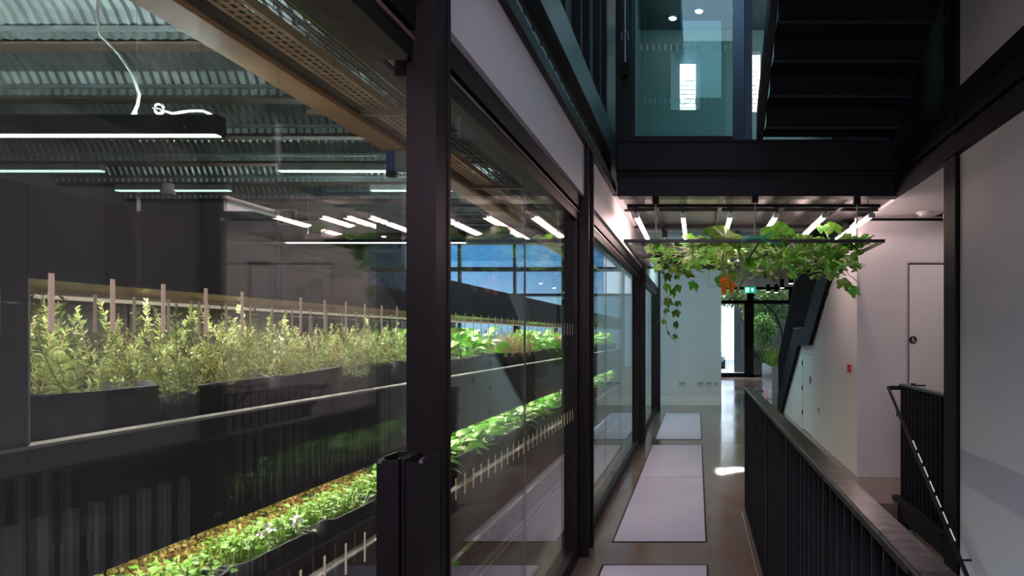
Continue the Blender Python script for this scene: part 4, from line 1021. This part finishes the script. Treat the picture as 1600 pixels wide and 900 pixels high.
ol = thing('red_berry', 'small red berry on a thin stem beside the rack end', 'berry', (1.61, 6.9, 2.18)); obj('fruit', T([(1.61, 6.9, 2.20), (1.61, 6.9, 2.215), (1.61, 6.9, 2.235)], [.008, .016, .006], 8), red, ol, True); obj('stem', T([(1.61, 6.9, 2.235), (1.56, 6.9, 2.28), (1.5, 6.95, 2.40)], .003, 5), gstem, ol)

# ================================================================== FAR LOBBY AND ENTRANCE
ex = thing('exit_sign', 'green emergency exit sign with running figure and arrow hanging in the lobby', 'sign', (1.56, 20, 2.84))
exx, exz = (1172 - 1089) * 20 / 1066.7, H + (525 - 453) * 20 / 1066.7
pan = obj('panel', B(exx - .17, exx + .17, 20, 20.02, exz - .09, exz + .09), green_sign, ex)
bm = bmesh.new(); y_ = 19.997
def poly(pts): bm.faces.new([bm.verts.new((exx + u, y_, exz + v)) for u, v in pts])
poly([(-.13, -.065), (-.03, -.065), (-.03, .065), (-.13, .065)])
poly([(.055, -.06), (.085, -.06), (.085, .01), (.055, .01)]); poly([(.02, .0), (.12, .0), (.07, .06)])
o = obj('white_marks', bm, sign_white, ex)
bm = bmesh.new(); y_ = 19.994
poly([(-.085, .03), (-.065, .03), (-.065, .05), (-.085, .05)]); poly([(-.10, -.01), (-.075, -.01), (-.06, .028), (-.085, .028)]); poly([(-.10, -.01), (-.085, -.01), (-.11, -.055), (-.122, -.05)]); poly([(-.09, -.01), (-.075, -.01), (-.05, -.03), (-.06, -.04)]); poly([(-.06, .02), (-.04, .0), (-.045, -.005), (-.065, .012)]); poly([(-.115, .02), (-.085, .024), (-.085, .016), (-.11, .01)])
obj('running_figure', bm, green_sign, ex)
obj('drop_rod', T([(exx, 20.01, exz + .09), (exx, 20.01, 3.4)], .008, 6), blackm, ex)
for i, (px, py, d) in enumerate(((1213, 457, 22.0), (1222, 450, 20.0), (1236, 443, 18.5), (1200, 456, 24.5))):
    x, z = (px - 1089) * d / 1066.7, H + (525 - py) * d / 1066.7
    s = thing('spot_lamp', 'black cylinder ceiling spot, ' + ['lowest over the entrance', 'second from the black stair', 'nearest the black stair', 'nearest the exit sign'][i], 'lamp', (x, d, z), 'cylinder spots in the lobby')
    obj('cylinder', T([(x, d, z), (x, d, z + .26)], .065, 14), blackm, s); obj('lens', disc(bmesh.new(), (x, d, z - .006), .055, 'z', 14, .005), glow_spot, s); obj('stem', T([(x, d, z + .26), (x, d, 3.4)], .01, 6), blackm, s)
    L = bpy.data.lights.new('spot_lamp_light', 'SPOT'); L.energy = 60; L.spot_size = R(70); L.color = (1, .95, .88); lo = bpy.data.objects.new('spot_lamp_light', L); COL.objects.link(lo); lo.location = (x, d, z - .02)
# planters by the entrance
def planter_box(x0, x1, y0, y1, z1, m, label, nm='planter_box'):
    p = thing(nm, label, 'planter', ((x0+x1)/2, (y0+y1)/2, 0)); bm = bmesh.new()
    box(bm, x0, x1, y0, y0 + .03, 0, z1); box(bm, x0, x1, y1 - .03, y1, 0, z1); box(bm, x0, x0 + .03, y0 + .03, y1 - .03, 0, z1); box(bm, x1 - .03, x1, y0 + .03, y1 - .03, 0, z1)
    obj('sides', bm, m, p); obj('rim', B(x0 - .01, x1 + .01, y0 - .01, y0 + .035, z1, z1 + .02), m, p); obj('soil_surface', B(x0 + .03, x1 - .03, y0 + .03, y1 - .03, z1 - .1, z1 - .06), soil, p)
planter_box(2.2, 3.4, 26.4, 27.2, .95, mat('planter_dark', (.02, .024, .03), .5), 'black planter box outside the entrance glazing')
planter_box(2.25, 2.80, 20.5, 23.6, .62, mat('planter_steel', (.42, .50, .55), .35, metal=.3), 'pale metal planter trough of grasses beside the stair foot')
rnd = random.Random(9); V, F = [], []
for k in range(170):
    b_ = Vector((rnd.uniform(2.30, 2.75), rnd.uniform(20.6, 23.4), .55)); d = Vector((rnd.gauss(0, .22), rnd.gauss(0, .22), rnd.uniform(.35, .8))); n_ = Vector((rnd.gauss(0, 1), rnd.gauss(0, 1), 0)).normalized() * .009; i = len(V)
    m_ = b_ + d * .6 + Vector((0, 0, .08)); t_ = b_ + d * 1.1
    V.extend((tuple(b_ - n_), tuple(b_ + n_), tuple(m_ + n_), tuple(m_ - n_), tuple(t_))); F.extend(((i, i+1, i+2, i+3), (i+3, i+2, i+4)))
tag(place('ornamental_grass', data_mesh('ornamental_grass', V, F, grassm)), 'tuft of fresh green grass in the pale metal trough', 'grass', kind='stuff')
def leafy(name, label, cat, centre, rad, n, s, m, seed, trunk=None):
    rnd = random.Random(seed); V, F = [], []
    for k in range(n):
        u = Vector((rnd.gauss(0, 1), rnd.gauss(0, 1), rnd.gauss(0, 1))).normalized() * (rnd.random() ** .4)
        c = Vector((centre[0] + u.x * rad[0], centre[1] + u.y * rad[1], centre[2] + u.z * rad[2])); i = len(V)
        a = Vector((rnd.gauss(0, 1), rnd.gauss(0, 1), rnd.gauss(0, 1))).normalized() * s * rnd.uniform(.6, 1.2); b_ = a.cross(Vector((rnd.gauss(0, 1), rnd.gauss(0, 1), rnd.gauss(0, 1)))).normalized() * s * .5
        V.extend((tuple(c - a), tuple(c + b_), tuple(c + a), tuple(c - b_))); F.append((i, i+1, i+2, i+3))
    t = thing(name, label, cat, (centre[0], centre[1], 0 if trunk is None else trunk[0][2]))
    place('foliage', data_mesh('foliage', V, F, m), t)['kind'] = 'stuff'
    if trunk: obj('trunk', T(trunk, .03, 8), stemm, t)
    return t
leafy('shrub', 'leafy shrub growing from the black planter box outside', 'shrub', (2.6, 26.9, 1.75), (.55, .3, .75), 900, .07, treeleaf, 4, [(2.6, 26.8, .86), (2.62, 26.9, 1.6)])
leafy('tree', 'leafy tree seen through the glazing beyond the entrance', 'tree', (2.9, 28.2, 2.9), (1.2, .6, 1.2), 2400, .09, treeleaf, 5, [(3.0, 28.2, 0), (2.95, 28.2, 1.4), (2.8, 28.2, 2.8)])
leafy('climber', 'green climber hanging over the entrance door outside', 'shrub', (1.35, 27.5, 3.2), (.9, .4, .5), 900, .08, treeleaf, 6, [(2.0, 27.4, 0), (2.0, 27.4, 2.6), (1.4, 27.5, 3.2)])
tag(obj('garden_arch', T([(3.2 - 1.3 + 1.4 * math.cos(a), 26.3, 1.3 + 1.75 * math.sin(a)) for a in [k * math.pi / 2 / 10 for k in range(11)]][::-1] + [(3.3, 26.3, 0)], .035, 8), blackm, None), 'black curved garden arch outside the glazing', 'arch')
struct('wall_outside', B(1.60, 9, 29.2, 29.5, 0, 6.5), mat('outside_grey', (.035, .037, .04), .7), 'dark grey pier of the building opposite the entrance', 'wall')
struct('wall_opposite', B(-6, 9, 44, 44.3, 0, 12), mat('opposite_white', (.8, .82, .84), .7), 'pale building front across the street', 'wall')
# parked white van
van = thing('van', 'white van parked outside the entrance door', 'van', (.55, 34, 0))
prof = [(31.9, .35), (31.9, .9), (32.2, 1.15), (33.1, 1.3), (34.0, 2.15), (37, 2.25), (37.1, .35)]
bmv = prism(prof, 'x', -.5, 1.3); bmesh.ops.bevel(bmv, geom=[e for e in bmv.edges], offset=.09, segments=3, affect='EDGES')
obj('body', bmv, mat('van_white', (.85, .87, .88), .25), van, False)
obj('windscreen', prism([(33.08, 1.36), (33.86, 2.08), (33.90, 2.08), (33.12, 1.36)], 'x', -.35, 1.15), mat('van_glass', (.02, .10, .12), .1), van)
obj('bumper', B(-.45, 1.25, 31.82, 31.95, .35, .58, bevel=.03), mat('bumper_grey', (.12, .13, .14), .5), van)
for x in (-.52, 1.14):
    for y in (32.7, 36.2):
        wh = obj('wheel', disc(bmesh.new(), (x, y, .34), .34, 'x', 24, .2), blackm, van); obj('hub', disc(bmesh.new(), (x + (.19 if x > 0 else -.01), y, .34), .18, 'x', 16, .02), galv, wh)
for x in (-.3, .95): obj('headlamp', B(x, x + .18, 31.84, 31.95, .75, .9, bevel=.02), trim_metal, van)
